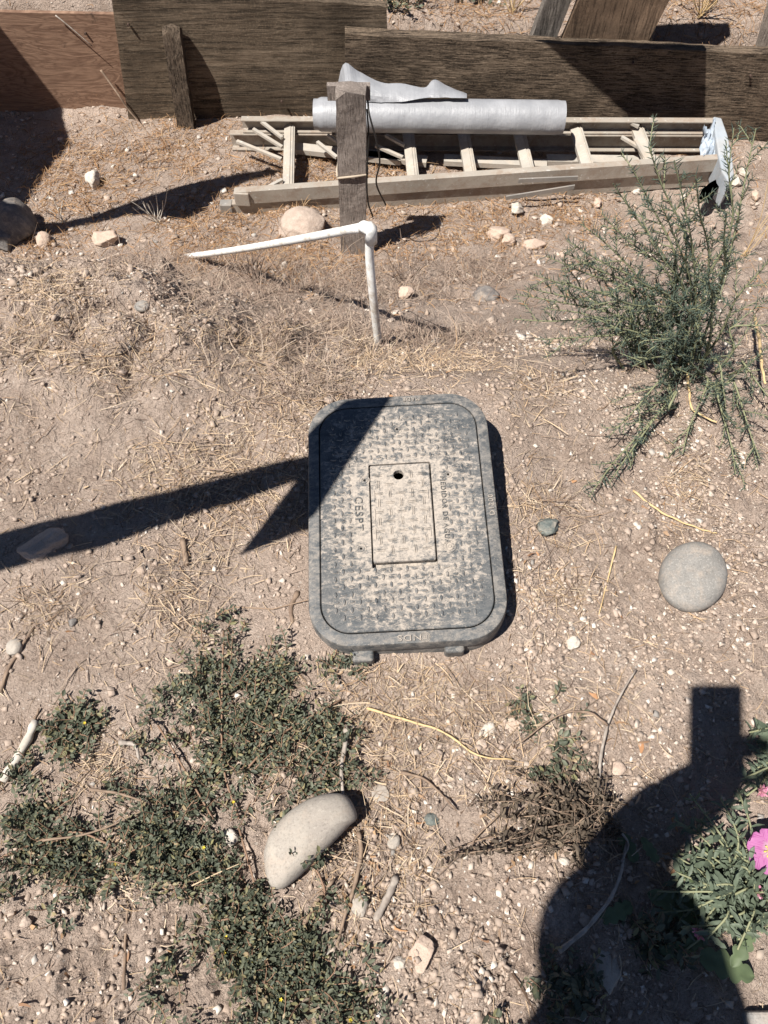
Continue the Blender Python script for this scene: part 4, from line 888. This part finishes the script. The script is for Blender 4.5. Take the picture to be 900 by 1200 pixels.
def sprigs(name,label,cat,blobs,N,leafL,leafW,mat,stemmat,rise=.02,leaves_per=9,spl=.035,seed=0,flowers=0,r=.0009,dens_noise=True,center=None,runners=()):
    """a creeping plant: short leafy sprigs over the ground inside a set of photo blobs"""
    G=[(gp(a,b),rr,wt) for a,b,rr,wt in blobs]; ws=np.array([g_[1]**2*g_[2] for g_ in G]); ws/=ws.sum()
    c0=G[0][0] if center is None else gp(*center)
    root=empty(name,tuple(c0),label,cat); LP=[];LD=[];LN=[];LL=[];LW=[]; sm=MB()
    made=0; tries=0
    while made<N and tries<N*6:
        tries+=1
        g_=G[R.choice(len(G),p=ws)]; a=R.uniform(0,6.283); rr=g_[1]*math.sqrt(R.rand())*1.0
        x=g_[0][0]+rr*math.cos(a); y=g_[0][1]+rr*math.sin(a)*.9
        if dens_noise and float(fbm(np.array(x),np.array(y),17,3,50))*4.2+.36 < R.rand()*.9: continue
        if inbox(np.array([x]),np.array([y]))[0]: continue
        made+=1; z=float(H(x,y)); az=R.uniform(0,6.283) if R.rand()<.5 else math.atan2(y-c0[1],x-c0[0])+R.normal(0,.6)
        L=spl*R.uniform(.6,1.3); p=np.array([x,y,z+.002]); pts=[p.copy()]; d=np.array([math.cos(az),math.sin(az),R.uniform(.15,.9)*rise/.02*.7]); d/=np.linalg.norm(d)
        k=leaves_per
        for i in range(k):
            d=d+R.normal(0,.16,3); d[2]-=.05; d/=np.linalg.norm(d); p=p+d*L/k
            zz=float(H(p[0],p[1]))+.002; p[2]=max(p[2],zz); pts.append(p.copy())
            for s_ in (-1,1):
                if R.rand()<.12: continue
                sd=np.cross(d,[0,0,1.]); sd/=np.linalg.norm(sd)+1e-9; dv=sd*s_+d*R.uniform(.2,1.)+np.array([0,0,R.uniform(-.2,.7)]); 
                LP.append(p.copy()); LD.append(dv); LN.append(np.array([R.normal(0,.8),R.normal(0,.8),1.])); sc=R.uniform(.5,1.4)*(1.05-.35*i/k); LL.append(leafL*sc); LW.append(leafW*sc)
        if made%2==0 or N<60: sm.tube([q-c0 for q in pts],r,3,False)
    for rn in runners:
        P=[gp(a,b,.012)-c0 for a,b in rn]; sm.tube(polyline(P,5),.0016,5)
    sm.build('stem',stemmat,root,True)['kind']='stuff'
    LP=np.array(LP)-c0[None]
    leaves(LP,np.array(LD),np.array(LN),np.array(LL),np.array(LW),'foliage',mat,root)
    if flowers:
        k=R.choice(len(LP),flowers); 
        for q in LP[k]:
            m=MB(); V=[(q[0],q[1],q[2]+.004)]
            for t in range(10):
                a=t*math.pi/5; rr=.0030 if t%2==0 else .0014; V.append((q[0]+rr*math.cos(a),q[1]+rr*math.sin(a),q[2]+.0065))
            m.add(V,[(0,1+t,1+(t+1)%10) for t in range(10)]); m.build('flower',M['yellow'],root)
    return root
sprigs('creeping_weed','large dark green creeping weed mat round the half moon cobble','weed',
 [(330,900,.11,1.2),(260,790,.05,.7),(262,740,.03,.9),(215,850,.07,1),(300,830,.08,1),(360,800,.075,1),(380,790,.05,1),(270,960,.09,1.2),(330,1060,.10,1.1),(300,1140,.11,1.2),(360,1150,.09,1.2),(250,1060,.07,1),(230,1160,.07,.9),(210,950,.06,1),(370,860,.06,.7),(330,1190,.1,1)],
 1080,.0092,.0038,M['weed'],M['stem'],0.055,6,.038,1,9,center=(280,960),runners=[[(280,960),(262,900),(260,830),(262,740)],[(290,900),(330,860),(400,820)],[(280,970),(300,1060),(255,1080)],[(360,1090),(380,1040),(330,960)],[(250,960),(215,900),(185,850)]])
sprigs('creeping_weed','flat green weed patch at the left edge beside the large mat','weed',[(40,950,.07,1),(100,935,.06,1),(130,1000,.06,1),(70,1040,.065,1),(20,1000,.06,.7),(200,1010,.05,1),(100,1060,.04,1),(165,960,.04,.8)],360,.0092,.0038,M['weed'],M['stem'],0.055,6,.036,2,3,center=(130,990),runners=[[(130,990),(80,975),(0,1005)],[(130,990),(70,1040)]])
sprigs('creeping_weed','small dusty green sprig alone above the left weed patch','weed',[(88,855,.03,1),(115,868,.02,1)],52,.011,.005,M['weed'],M['stem'],.03,6,.034,3,1)
sprigs('small_weed','sparse grey green seedling left of the phone shadow','weed',[(638,838,.022,1),(615,832,.012,1),(668,868,.03,.7),(655,900,.025,.5)],34,.011,.005,M['weed'],M['bstick'],.035,6,.034,4)
sprigs('small_weed','green weed tuft at the bottom edge left of the photographer shadow','weed',[(595,1135,.025,1),(600,1175,.035,1),(640,1150,.04,1),(615,1195,.04,1)],95,.012,.0058,M['weed'],M['stem'],.04,6,.04,5)
sprigs('small_weed','leafy sprig curling over the lower side of the half moon cobble','weed',[(352,1012,.018,1)],10,.012,.0056,M['weed'],M['stem'],.10,6,.05,6,dens_noise=False)
# the dried weed
def dried_weed():
    c0=gp(690,960); root=empty('dried_weed',tuple(c0),'tangled dead brown weed left of the arm shadow','dead weed'); m=MB(); LP=[];LD=[];LN=[];LL=[];LW=[]
    tips=[(520,1003),(548,1000),(560,940),(575,925),(600,900),(590,960),(630,930),(610,985),(640,905),(660,900),(650,950),(665,980),(700,905),(720,940),(600,1000),(620,955),(580,980),(640,1000),(680,1010),(715,985),(690,920)]
    for tx,ty in tips:
        e=gp(tx,ty,R.uniform(.004,.02))-c0; mid=e*.5+np.array([R.normal(0,.012),R.normal(0,.012),R.uniform(.015,.045)]); P=polyline([np.zeros(3),mid,e],10); m.tube(P,np.linspace(.0016,.0007,len(P)),4,False)
        for j,p in enumerate(P[4:]):
            for _ in range(5 if ty>935 else 3):
                LP.append(p+R.normal(0,.004,3)); LD.append(R.normal(0,1,3)+np.array([0,0,.1])); LN.append(R.normal(0,1,3)); sc=R.uniform(.5,1.2); LL.append(.012*sc); LW.append(.0045*sc)
            if R.rand()<.35:
                q=p+R.normal(0,1,3)*np.array([.025,.025,.008]); q[2]=max(q[2],float(H(q[0]+c0[0],q[1]+c0[1]))-c0[2]+.002); m.tube([p,(p+q)/2+np.array([0,0,.004]),q],.0006,3,False)
    for a in LP: a[2]=max(a[2],float(H(a[0]+c0[0],a[1]+c0[1]))-c0[2]+.001)
    m.build('stem',M['bstick'],root,True)['kind']='stuff'
    leaves(np.array(LP),np.array(LD),np.array(LN),np.array(LL),np.array(LW),'dead_leaf_mass',M['deadleaf'],root,.6)
dried_weed()
# dry stems standing in the hollow
def tuft(px_,py_,n,h,label,mat=None,spread=.5,name='dry_tuft',r=.0012):
    c0=gp(px_,py_); root=empty(name,tuple(c0),label,'dry grass'); 
    for i in range(n):
        a=R.uniform(0,6.28); d=np.array([math.cos(a)*spread*R.uniform(.2,1),math.sin(a)*spread*R.uniform(.2,1),1.])*h*R.uniform(.5,1.1); m=MB(); m.tube(polyline([R.normal(0,.006,3)*[1,1,0],d*.5+R.normal(0,.01,3),d],4),[r]*8+[r*.5],4,False); m.build('stalk',mat or M['pstick'],root,True)
tuft(185,262,12,.13,'pale dry stalks standing in the shade of the hollow left of the ladder',None,.8,r=.0016)
tuft(75,262,5,.08,'few pale stalks over the lip at the far left',None,.8,r=.0016)
tuft(300,330,14,.12,'grey dead stalks below the sloping pipe',M['grey_straw'],1.2)
tuft(470,330,16,.12,'grey dead stalks right of the pipe elbow',M['grey_straw'],1.2)
tuft(870,300,6,.3,'yellowish stalks standing behind the bush',M['stalk'],.4)
tuft(600,15,7,.16,'dry stalks behind the long plank by the grey post',M['stalk'],.8,r=.002)
tuft(820,20,14,.2,'straw coloured stalks behind the long plank at top right',M['stalk'],.9,r=.002)
# ------------------------------------------------------------------ spiny bush
def bush():
    b0=gp(815,425); root=empty('spiny_bush',tuple(b0),'spiny dark green bush sprawling over the dirt below the ladder','bush')
    tips=[(620,338,.11),(640,362,.09),(658,330,.15),(640,300,.19),(690,300,.2),(680,262,.26),(718,215,.34),(760,172,.40),(720,350,.2),(660,400,.08),(605,345,.09),(603,374,.05),(632,398,.10),(625,322,.13),(652,432,.03),(662,296,.20),(664,282,.22),(705,250,.27),(740,195,.36),(742,228,.32),(790,188,.40),(815,205,.38),(860,150,.38),(886,150,.36),(905,215,.30),(905,300,.22),(905,380,.12),(690,582,.015),(714,566,.02),(745,535,.03),(800,532,.015),(862,556,.01),(891,540,.02),(905,470,.05),(715,470,.08),(735,320,.24),(760,280,.29),(852,250,.33),(830,320,.30),(875,400,.2),(770,400,.2),(700,385,.12),(680,350,.16),(775,240,.35),(875,335,.22),(850,470,.08),(740,430,.12),(800,360,.26),(715,510,.05),(690,430,.09)]
    tips=[t for i,t in enumerate(tips) if i%5!=4]; NP=[];ND=[];NL=[]
    needle=lambda p,d,L: (NP.append(p),ND.append(d),NL.append(L))
    def along(P,r0,r1,step,Lneed,mb_):
        P=np.array(P); mb_.tube(P,np.linspace(r0,r1,len(P)),5,False)
        seg=np.linalg.norm(np.diff(P,axis=0),axis=1); tot=seg.sum(); cum=np.r_[0,np.cumsum(seg)]
        for s_ in np.arange(step*2,tot,step):
            i=min(np.searchsorted(cum,s_)-1,len(seg)-1); t=(s_-cum[i])/seg[i]; p=P[i]+(P[i+1]-P[i])*t; d=(P[i+1]-P[i])/seg[i]
            for _ in range(1+(R.rand()<.65)):
                q=R.normal(0,1,3); q-=d*(q@d); q/=np.linalg.norm(q)+1e-9; needle(p,q+d*R.uniform(.3,1.)+np.array([0,0,.15]),Lneed*R.uniform(.5,1.25))
        return P,cum,tot
    for ti,(tx,ty,h) in enumerate(tips):
        e=atz(tx,ty,h)-b0; g_=gp(tx,ty)-b0
        if e[2]<float(H(*(e+b0)[:2]))-b0[2]+.008: e=gp(tx,ty,.008)-b0
        L=np.linalg.norm(e); mid=e*.5+np.array([R.normal(0,.012),R.normal(0,.012),.04+.10*max(0,.2-e[2])+.02*R.rand()]); q1=e*.22+np.array([0,0,.05])
        bo=np.array([e[0],e[1],0.])*R.uniform(0,.5)+np.array([R.normal(0,.015),R.normal(0,.015),0.]); bo[2]=float(H(bo[0]+b0[0],bo[1]+b0[1]))-b0[2]-.003; q1=bo+(e-bo)*.22+np.array([0,0,.045]); mb_=MB(); P,cum,tot=along(polyline([bo,q1,mid,e*.8+np.array([0,0,.02]),e],5),.0030,.0009,.0058,.0175,mb_)
        s_=tot*.18
        while s_<tot*.97:
            i=min(np.searchsorted(cum,s_)-1,len(cum)-2); p=P[i]; d=(P[i+1]-P[i]); d/=np.linalg.norm(d)
            q=R.normal(0,1,3); q-=d*(q@d); q/=np.linalg.norm(q)+1e-9; dv=q*.8+d*.8+np.array([0,0,.12]); dv/=np.linalg.norm(dv); l_=R.uniform(.02,.085)*(1.15-.6*s_/tot)
            q2=p+dv*l_; q3=q2+(dv+R.normal(0,.3,3))*l_*.3; 
            for z_ in (q2,q3): z_[2]=max(z_[2],float(H(z_[0]+b0[0],z_[1]+b0[1]))-b0[2]+.004)
            along([p,(p+q2)/2+R.normal(0,.002,3),q2,q3],.0013,.0006,.0050,.0140,mb_)
            s_+=R.uniform(.021,.043)
        mb_.build('branch',M['gstem'],root,True)
    P=np.array(NP); Dn=np.array(ND); Dn/=np.linalg.norm(Dn,axis=1)[:,None]; L=np.array(NL)[:,None]; n=len(P)
    a=np.cross(Dn,R.normal(0,1,(n,3))); a/=np.linalg.norm(a,axis=1)[:,None]; b=np.cross(Dn,a); w_=.00085
    V=np.stack([P+a*w_,P-a*w_*.5+b*w_*.87,P-a*w_*.5-b*w_*.87,P+Dn*L*.6+a*w_*.9,P+Dn*L*.6-a*w_*.45+b*w_*.8,P+Dn*L*.6-a*w_*.45-b*w_*.8,P+Dn*L],1).reshape(-1,3); k=np.arange(n)*7
    T=[(0,1,4),(0,4,3),(1,2,5),(1,5,4),(2,0,3),(2,3,5),(3,4,6),(4,5,6),(5,3,6)]
    Fs=np.concatenate([np.stack([k+i,k+j,k+l],1) for i,j,l in T]); fastmesh('needles',V,Fs,M['thorn'],root)['kind']='stuff'; print('needles',n)
bush()
# ------------------------------------------------------------------ pink flowering plant
def lobed_leaf_mesh(L=1.,W=.45,lobes=4,name='leaf'):
    n=lobes*6; V=[];Fs=[]
    for j in range(n+1):
        t=j/n; env=math.sin(math.pi*min(1,t*.85+.12))**.7; lo=.62+.38*abs(math.sin(t*math.pi*lobes)); w_=W/2*env*lo*(1 if j<n else .05)+.01
        z=-.25*t*t; V+=[(-w_,L*t,z+.10*w_+.0),(-w_*.5,L*t,z+.02),(0,L*t,z-.03),(w_*.5,L*t,z+.02),(w_,L*t,z+.10*w_)]
    Fs=[(j*5+k,j*5+k+1,(j+1)*5+k+1,(j+1)*5+k) for j in range(n) for k in range(4)]
    me=D.meshes.new(name); me.from_pydata(V,[],Fs); me.update(); me.polygons.foreach_set('use_smooth',[True]*len(me.polygons)); return me
def plain_leaf_mesh(name='leaf',W=.26,wave=.03):
    V=[];n=8
    for j in range(n+1):
        t=j/n; w_=W/2*math.sin(math.pi*(t*.93+.05))**.8*(1 if j<n else .1)*(1+.12*math.sin(j*2.4)); z=-.22*t*t; V+=[(-w_,t,z+.25*w_+wave*math.sin(j*1.7)),(0,t,z-.02),(w_,t,z+.25*w_+wave*math.cos(j*1.9))]
    me=D.meshes.new(name); me.from_pydata(V,[],[(j*3+k,j*3+k+1,(j+1)*3+k+1,(j+1)*3+k) for j in range(n) for k in range(2)]); me.update(); me.polygons.foreach_set('use_smooth',[True]*len(me.polygons)); return me
def place_leaf(me,parent,p,d,nrm,s,name='leaf'):
    o=D.objects.new(name,me); C.objects.link(o); o.parent=parent
    y_=Vector(d).normalized(); x_=y_.cross(Vector(nrm)).normalized(); z_=x_.cross(y_)
    m=Matrix((x_,y_,z_)).transposed().to_4x4(); m=Matrix.Translation(Vector(p))@m@Matrix.Scale(s,4); o.matrix_local=m; return o
PM=[plain_leaf_mesh(W=w_,wave=v_) for w_,v_ in ((.28,.02),(.34,.04),(.24,.05))]; 
for me in PM: me.materials.append(M['prim'])
BM=lobed_leaf_mesh(); BM.materials.append(M['bigleaf'])
def mat_petal():
    n=NT('pink_petal'); sep=n.t.nodes.new('ShaderNodeSeparateXYZ'); n.L(n.tc.outputs['Object'],sep.inputs[0])
    yy=sep.outputs[1]; c=n.ramp(n.math('MULTIPLY',yy,1.),[(0,(.55,.50,.22)),(.2,(.58,.38,.46)),(.38,(.52,.19,.40)),(1,(.50,.18,.39))])
    ve=n.noise(n.obj((26,1.5,1)),1,3); c=n.mix(n.ramp(ve,[(.52,0),(.60,.7)]),c,(.33,.05,.22)); n.out(c,.5,None,.3)
    tr=n.t.nodes.new('ShaderNodeBsdfTranslucent'); n.L(c,tr.inputs[0]); mx=n.t.nodes.new('ShaderNodeMixShader'); mx.inputs[0].default_value=.3
    n.L(n.b.outputs[0],mx.inputs[1]); n.L(tr.outputs[0],mx.inputs[2]); n.L(mx.outputs[0],n.t.nodes['Material Output'].inputs[0]); return n.m
M['petal']=mat_petal(); M['bud']=mat_leaf('pink_bud',[(0,(.60,.22,.34)),(.5,(.72,.34,.46)),(1,(.62,.40,.34))])
def petal_mesh():
    V=[];n=9;m_=8
    for j in range(n+1):
        t=j/n; w_=.62*(math.sin(min(t*1.25,1)*math.pi/2)**1.1)*(1 if t<.8 else math.sqrt(max(0,1-((t-.8)/.21)**2)))
        for k in range(m_+1):
            u=k/m_*2-1; V.append((u*w_,t*(1-.06*u*u)-.03*(j==n)*abs(math.cos(u*3)),(.45*t-.30*t*t+.09*u*u*t+.03*math.sin(u*9+t*5)*t)))
    me=D.meshes.new('petal'); me.from_pydata(V,[],[(j*(m_+1)+k,j*(m_+1)+k+1,(j+1)*(m_+1)+k+1,(j+1)*(m_+1)+k) for j in range(n) for k in range(m_)]); me.update(); me.polygons.foreach_set('use_smooth',[True]*len(me.polygons)); me.materials.append(M['petal']); return me
def primrose(label,stems,cx,cy,flower=None,buds=(),big=(),lstep=.009,Ls=.0175,extra=0):
    c0=gp(cx,cy); root=empty('flowering_plant',tuple(c0),label,'flowering plant')
    for (tx,ty,h) in stems:
        e=gp(tx,ty,h)-c0; m=MB(); st0=e*.15+np.array([R.normal(0,.01),R.normal(0,.01),0]); P=polyline([st0,e*.5+np.array([R.normal(0,.008),R.normal(0,.008),h*.7+.01]),e],8); m.tube(P,.0015,5,False); m.build('stem',M['gstem'],root,True)
        for i in range(1,len(P)-1):
            d=P[i+1]-P[i]; d/=np.linalg.norm(d); sd=np.cross(d,[0,0,1.]); sd/=np.linalg.norm(sd)+1e-9
            for s_ in (-1,1):
                for _r in range(1):
                    if R.rand()<.15: continue
                    dv=sd*s_*R.uniform(.1,1)+d*R.uniform(-.2,.9)+np.array([0,0,R.uniform(-.3,.9)]); place_leaf(PM[R.randint(3)],root,P[i],dv,(R.normal(0,.8),R.normal(0,.8),1),Ls*R.uniform(.5,1.4))
    for (bx,by,tx,ty,h) in big:
        p=gp(bx,by,h)-c0; q=gp(tx,ty,h+.008)-c0; d=q-p; place_leaf(BM,root,p,d,(R.normal(0,.2),R.normal(0,.2),1),float(np.linalg.norm(d))*.85,'lobed_leaf')
    if flower:
        fx,fy,h=flower; p=gp(fx,fy,h)-c0; tilt=Vector((-.15,-.35,1)).normalized(); t1=tilt.orthogonal().normalized(); t2=tilt.cross(t1); pm=petal_mesh()
        fl=D.objects.new('flower',None); C.objects.link(fl); fl.parent=root; fl.location=p
        for k in range(4):
            a=k*math.pi/2+.5; d=t1*math.cos(a)+t2*math.sin(a); place_leaf(pm,fl,(tilt*.0012*k)[:],d,tilt[:],.031*R.uniform(.95,1.05),'petal')
        m=MB(); m.add(*[(lambda V,F_:(V*np.array([.004,.004,.003]),F_.tolist()))(*I2)][0]); o=m.build('flower_centre',M['yellow'],fl,True); o.location=tilt*.004
        for k in range(8):
            a=k*math.pi/4; m=MB(); d=t1*math.cos(a)+t2*math.sin(a); m.tube([(0,0,0),tuple(d*.006+tilt*.006),tuple(d*.0095+tilt*.009)],[.0004,.0004,.0011],5); m.build('stamen',M['yellow'],fl,True)
        m=MB(); m.tube([p*.3,p*.8,p-np.array([0,0,.004])],.0014,5); m.build('stem',M['gstem'],root,True)
    for (bx,by,h) in buds:
        p=gp(bx,by,h)-c0; n=26; az=R.uniform(0,6.28,n); el_=R.uniform(.1,1.5,n); dv=np.c_[np.cos(az)*np.cos(el_),np.sin(az)*np.cos(el_),np.sin(el_)]
        leaves(np.tile(p,(n,1))+dv*.001,dv,R.normal(0,1,(n,3)),R.uniform(.006,.0115,n),R.uniform(.004,.006,n),'bud',M['bud'],root,.4,None)
    return root
st1=[]
for k in range(40):
    st1.append((R.uniform(785,915),R.uniform(985,1120),R.uniform(.015,.06)))
st1+=[(770,1045,.02),(775,1070,.02),(790,960,.03),(808,930,.05),(845,935,.05),(865,925,.05),(822,960,.05),(838,975,.05),(795,1000,.04),(800,1020,.04),(860,960,.04)]
primrose('grey green plant with a large pink four petalled flower at the lower right edge',st1,860,1050,flower=(902,996,.075),buds=((819,1093,.05),(888,1044,.06),),
  big=((830,1080,755,1040,.02),(835,1050,790,1000,.035),(838,1030,828,985,.04),(840,1075,805,1120,.03),(820,1120,905,1150,.03),(810,1110,768,1118,.015),(850,1020,870,1045,.05),(770,1010,750,975,.01),(880,1090,860,1140,.04),(745,1010,722,960,.01),(740,1060,700,1085,.008)))
st2=[(R.uniform(862,915),R.uniform(818,945),R.uniform(.01,.05)) for _ in range(16)]
primrose('smaller leafy clump with a faded pink bud above the large pink flower',st2,905,890,buds=((893,928,.05),))
sprigs('small_weed','loose green leaves under the arm shadow beside the flowering plant','weed',[(740,1020,.03,1),(765,1085,.03,1),(730,970,.02,.6)],26,.016,.006,M['weed'],M['stem'],.04,6,.04,8)
leafy=blob
sprigs('small_weed','green seedlings behind the plank at the top by the grey post','weed',[(470,3,.08,1),(560,2,.06,1),(755,18,.03,1),(460,6,.05,1)],40,.022,.011,M['weed'],M['stem'],.08,5,.07,9,dens_noise=False)
# ------------------------------------------------------------------ photographer (stands behind the camera, seen only by shadow)
def skin_obj(name,verts,edges,rad,mat,parent,sub=2,root=0):
    me=D.meshes.new(name); me.from_pydata([tuple(v) for v in verts],edges,[]); me.update(); o=D.objects.new(name,me); C.objects.link(o); o.parent=parent
    sk_=o.modifiers.new('skin','SKIN'); sk_.use_smooth_shade=True
    for i,r_ in enumerate(rad): me.skin_vertices[0].data[i].radius=(r_,r_) if not hasattr(r_,'__len__') else r_; me.skin_vertices[0].data[i].use_root=(i==root)
    s_=o.modifiers.new('sub','SUBSURF'); s_.levels=s_.render_levels=sub; me.materials.append(mat); return o
M['skin']=NT('skin').out((.42,.26,.19),.6); M['shirt']=NT('shirt_cloth').out((.10,.12,.16),.9); M['trousers']=NT('trouser_cloth').out((.07,.07,.09),.9); M['hat']=NT('straw_hat').out((.40,.32,.2),.9); M['phone']=NT('phone_case').out((.02,.02,.022),.4); M['shoe']=NT('shoe').out((.05,.045,.04),.7)
hc=tosun_z(gp(735,1138),1.40); head=hc+np.array([0,0,-.05])
el_r=tosun_z(gp(722,1012),1.00); 
person=empty('person',(hc[0]-.02,hc[1]-.12,0),'person in brimmed hat and dark shirt holding up a phone, seen only as shadow','person'); pz=np.array([hc[0]-.02,hc[1]-.12,0])
Lc=lambda p: np.array(p,float)-pz
neck=head+np.array([0,-.03,-.17]); chest=neck+np.array([-.0,-.06,-.12]); hip=np.array([chest[0]-.02,chest[1]-.04,.78])
shR=tosun_z(gp(850,1225),1.17); shL=neck+np.array([-.13,-.12,-.08]); 
hand=O+np.array([-.005,-.045,-.10]); wrist=tosun_z(gp(778,955),1.06)
elL=shL+np.array([-.05,-.02,-.26]); wrL=elL+np.array([.02,.10,-.22])
hpR=hip+np.array([.09,0,-.02]); hpL=hip+np.array([-.09,0,-.02]); knR=hpR+np.array([.01,.03,-.36]); knL=hpL+np.array([-.01,.03,-.36]); anR=np.array([knR[0],knR[1]-.05,.08]); anL=np.array([knL[0],knL[1]-.05,.08])
V=[hip,chest,neck,head+np.array([0,-.01,-.04]),head+np.array([0,0,.05]),shR,el_r,wrist*.5+el_r*.5,shL,elL,wrL,hpR,knR,anR,hpL,knL,anL,anR+np.array([0,.13,-.04]),anL+np.array([0,.13,-.04])]
E_=[(0,1),(1,2),(2,3),(3,4),(1,5),(5,6),(6,7),(1,8),(8,9),(9,10),(0,11),(11,12),(12,13),(0,14),(14,15),(15,16),(13,17),(16,18)]
skin_obj('body',[Lc(v) for v in V],E_,[.12,.12,.055,.075,.085,.065,.062,.062,.06,.042,.027,.085,.055,.038,.085,.055,.038,.03,.03],M['shirt'],person)
skin_obj('trousers',[Lc(v) for v in (hip+np.array([0,0,.03]),hpR,knR,anR+np.array([0,0,.03]),hpL,knL,anL+np.array([0,0,.03]))],[(0,1),(1,2),(2,3),(0,4),(4,5),(5,6)],[.135,.098,.07,.055,.098,.07,.055],M['trousers'],person)
hv=[wrist,wrist*.4+hand*.6,]; 
palm=tosun_z(gp(838,905),1.09); knk=tosun_z(gp(862,908),1.08); Vh=[Lc(wrist*.6+el_r*.4),Lc(palm)]; Eh=[(0,1)]; rh=[.050,.050]
for k,(dx,dz) in enumerate(((.0,.035),(.004,.015),(.004,-.005),(.0,-.025))):
    i=len(Vh); b=palm+np.array([.018,.022,dz]); Vh+=[Lc(b),Lc(b+np.array([.03+dx,.018,.004])),Lc(b+np.array([.055+dx,.005,.006])),]; Eh+=[(1,i),(i,i+1),(i+1,i+2)]; rh+=[.010,.009,.0075]
i=len(Vh); Vh+=[Lc(knk)]; Eh+=[(1,i)]; rh+=[.036]
i=len(Vh); b=palm+np.array([0,-.015,.03]); Vh+=[Lc(b),Lc(b+np.array([.03,-.012,.03])),Lc(b+np.array([.05,-.0,.045]))]; Eh+=[(1,i),(i,i+1),(i+1,i+2)]; rh+=[.012,.010,.009]
skin_obj('hand',Vh,Eh,rh,M['skin'],person,1)
skin_obj('sleeve',[Lc(el_r+np.array([-.02,-.03,0])),Lc(el_r*.5+wrist*.5),Lc(wrist),Lc(wrist*.6+palm*.4)],[(0,1),(1,2),(2,3)],[.060,.056,.052,.050],M['shirt'],person)
# hat
m=MB(); hp=Lc(hc+np.array([0,0,.03])); prof=[(.128,-.012),(.115,-.004),(.10,.0),(.088,.0),(.086,.05),(.07,.095),(.03,.105),(.001,.106)]
n=36; Vv=[(hp[0]+r_*math.cos(2*math.pi*k/n),hp[1]+r_*1.05*math.sin(2*math.pi*k/n),hp[2]+z_) for r_,z_ in prof for k in range(n)]
m.add(Vv,[(j*n+k,j*n+(k+1)%n,(j+1)*n+(k+1)%n,(j+1)*n+k) for j in range(len(prof)-1) for k in range(n)]); o=m.build('hat',M['hat'],person,True); o.modifiers.new('s','SOLIDIFY').thickness=.003
# phone
ph=empty('phone',tuple(O),'black phone held over the valve box by the photographer','phone')
m=MB(); cx0=-.046; bk=-FW
def PL_(a,b,c): return RT*a+UP*b-FW*c
m.box(PL_(-.052,-.125,.012),PL_(.082,0,0),PL_(0,.150,0),PL_(0,0,.009)); bevel(m.build('phone_body',M['phone'],ph),.006,3)
hb_=None
tot=sum(len(o.data.polygons) for o in D.objects if o.type=='MESH'); print('polys',tot,'objs',len(D.objects))
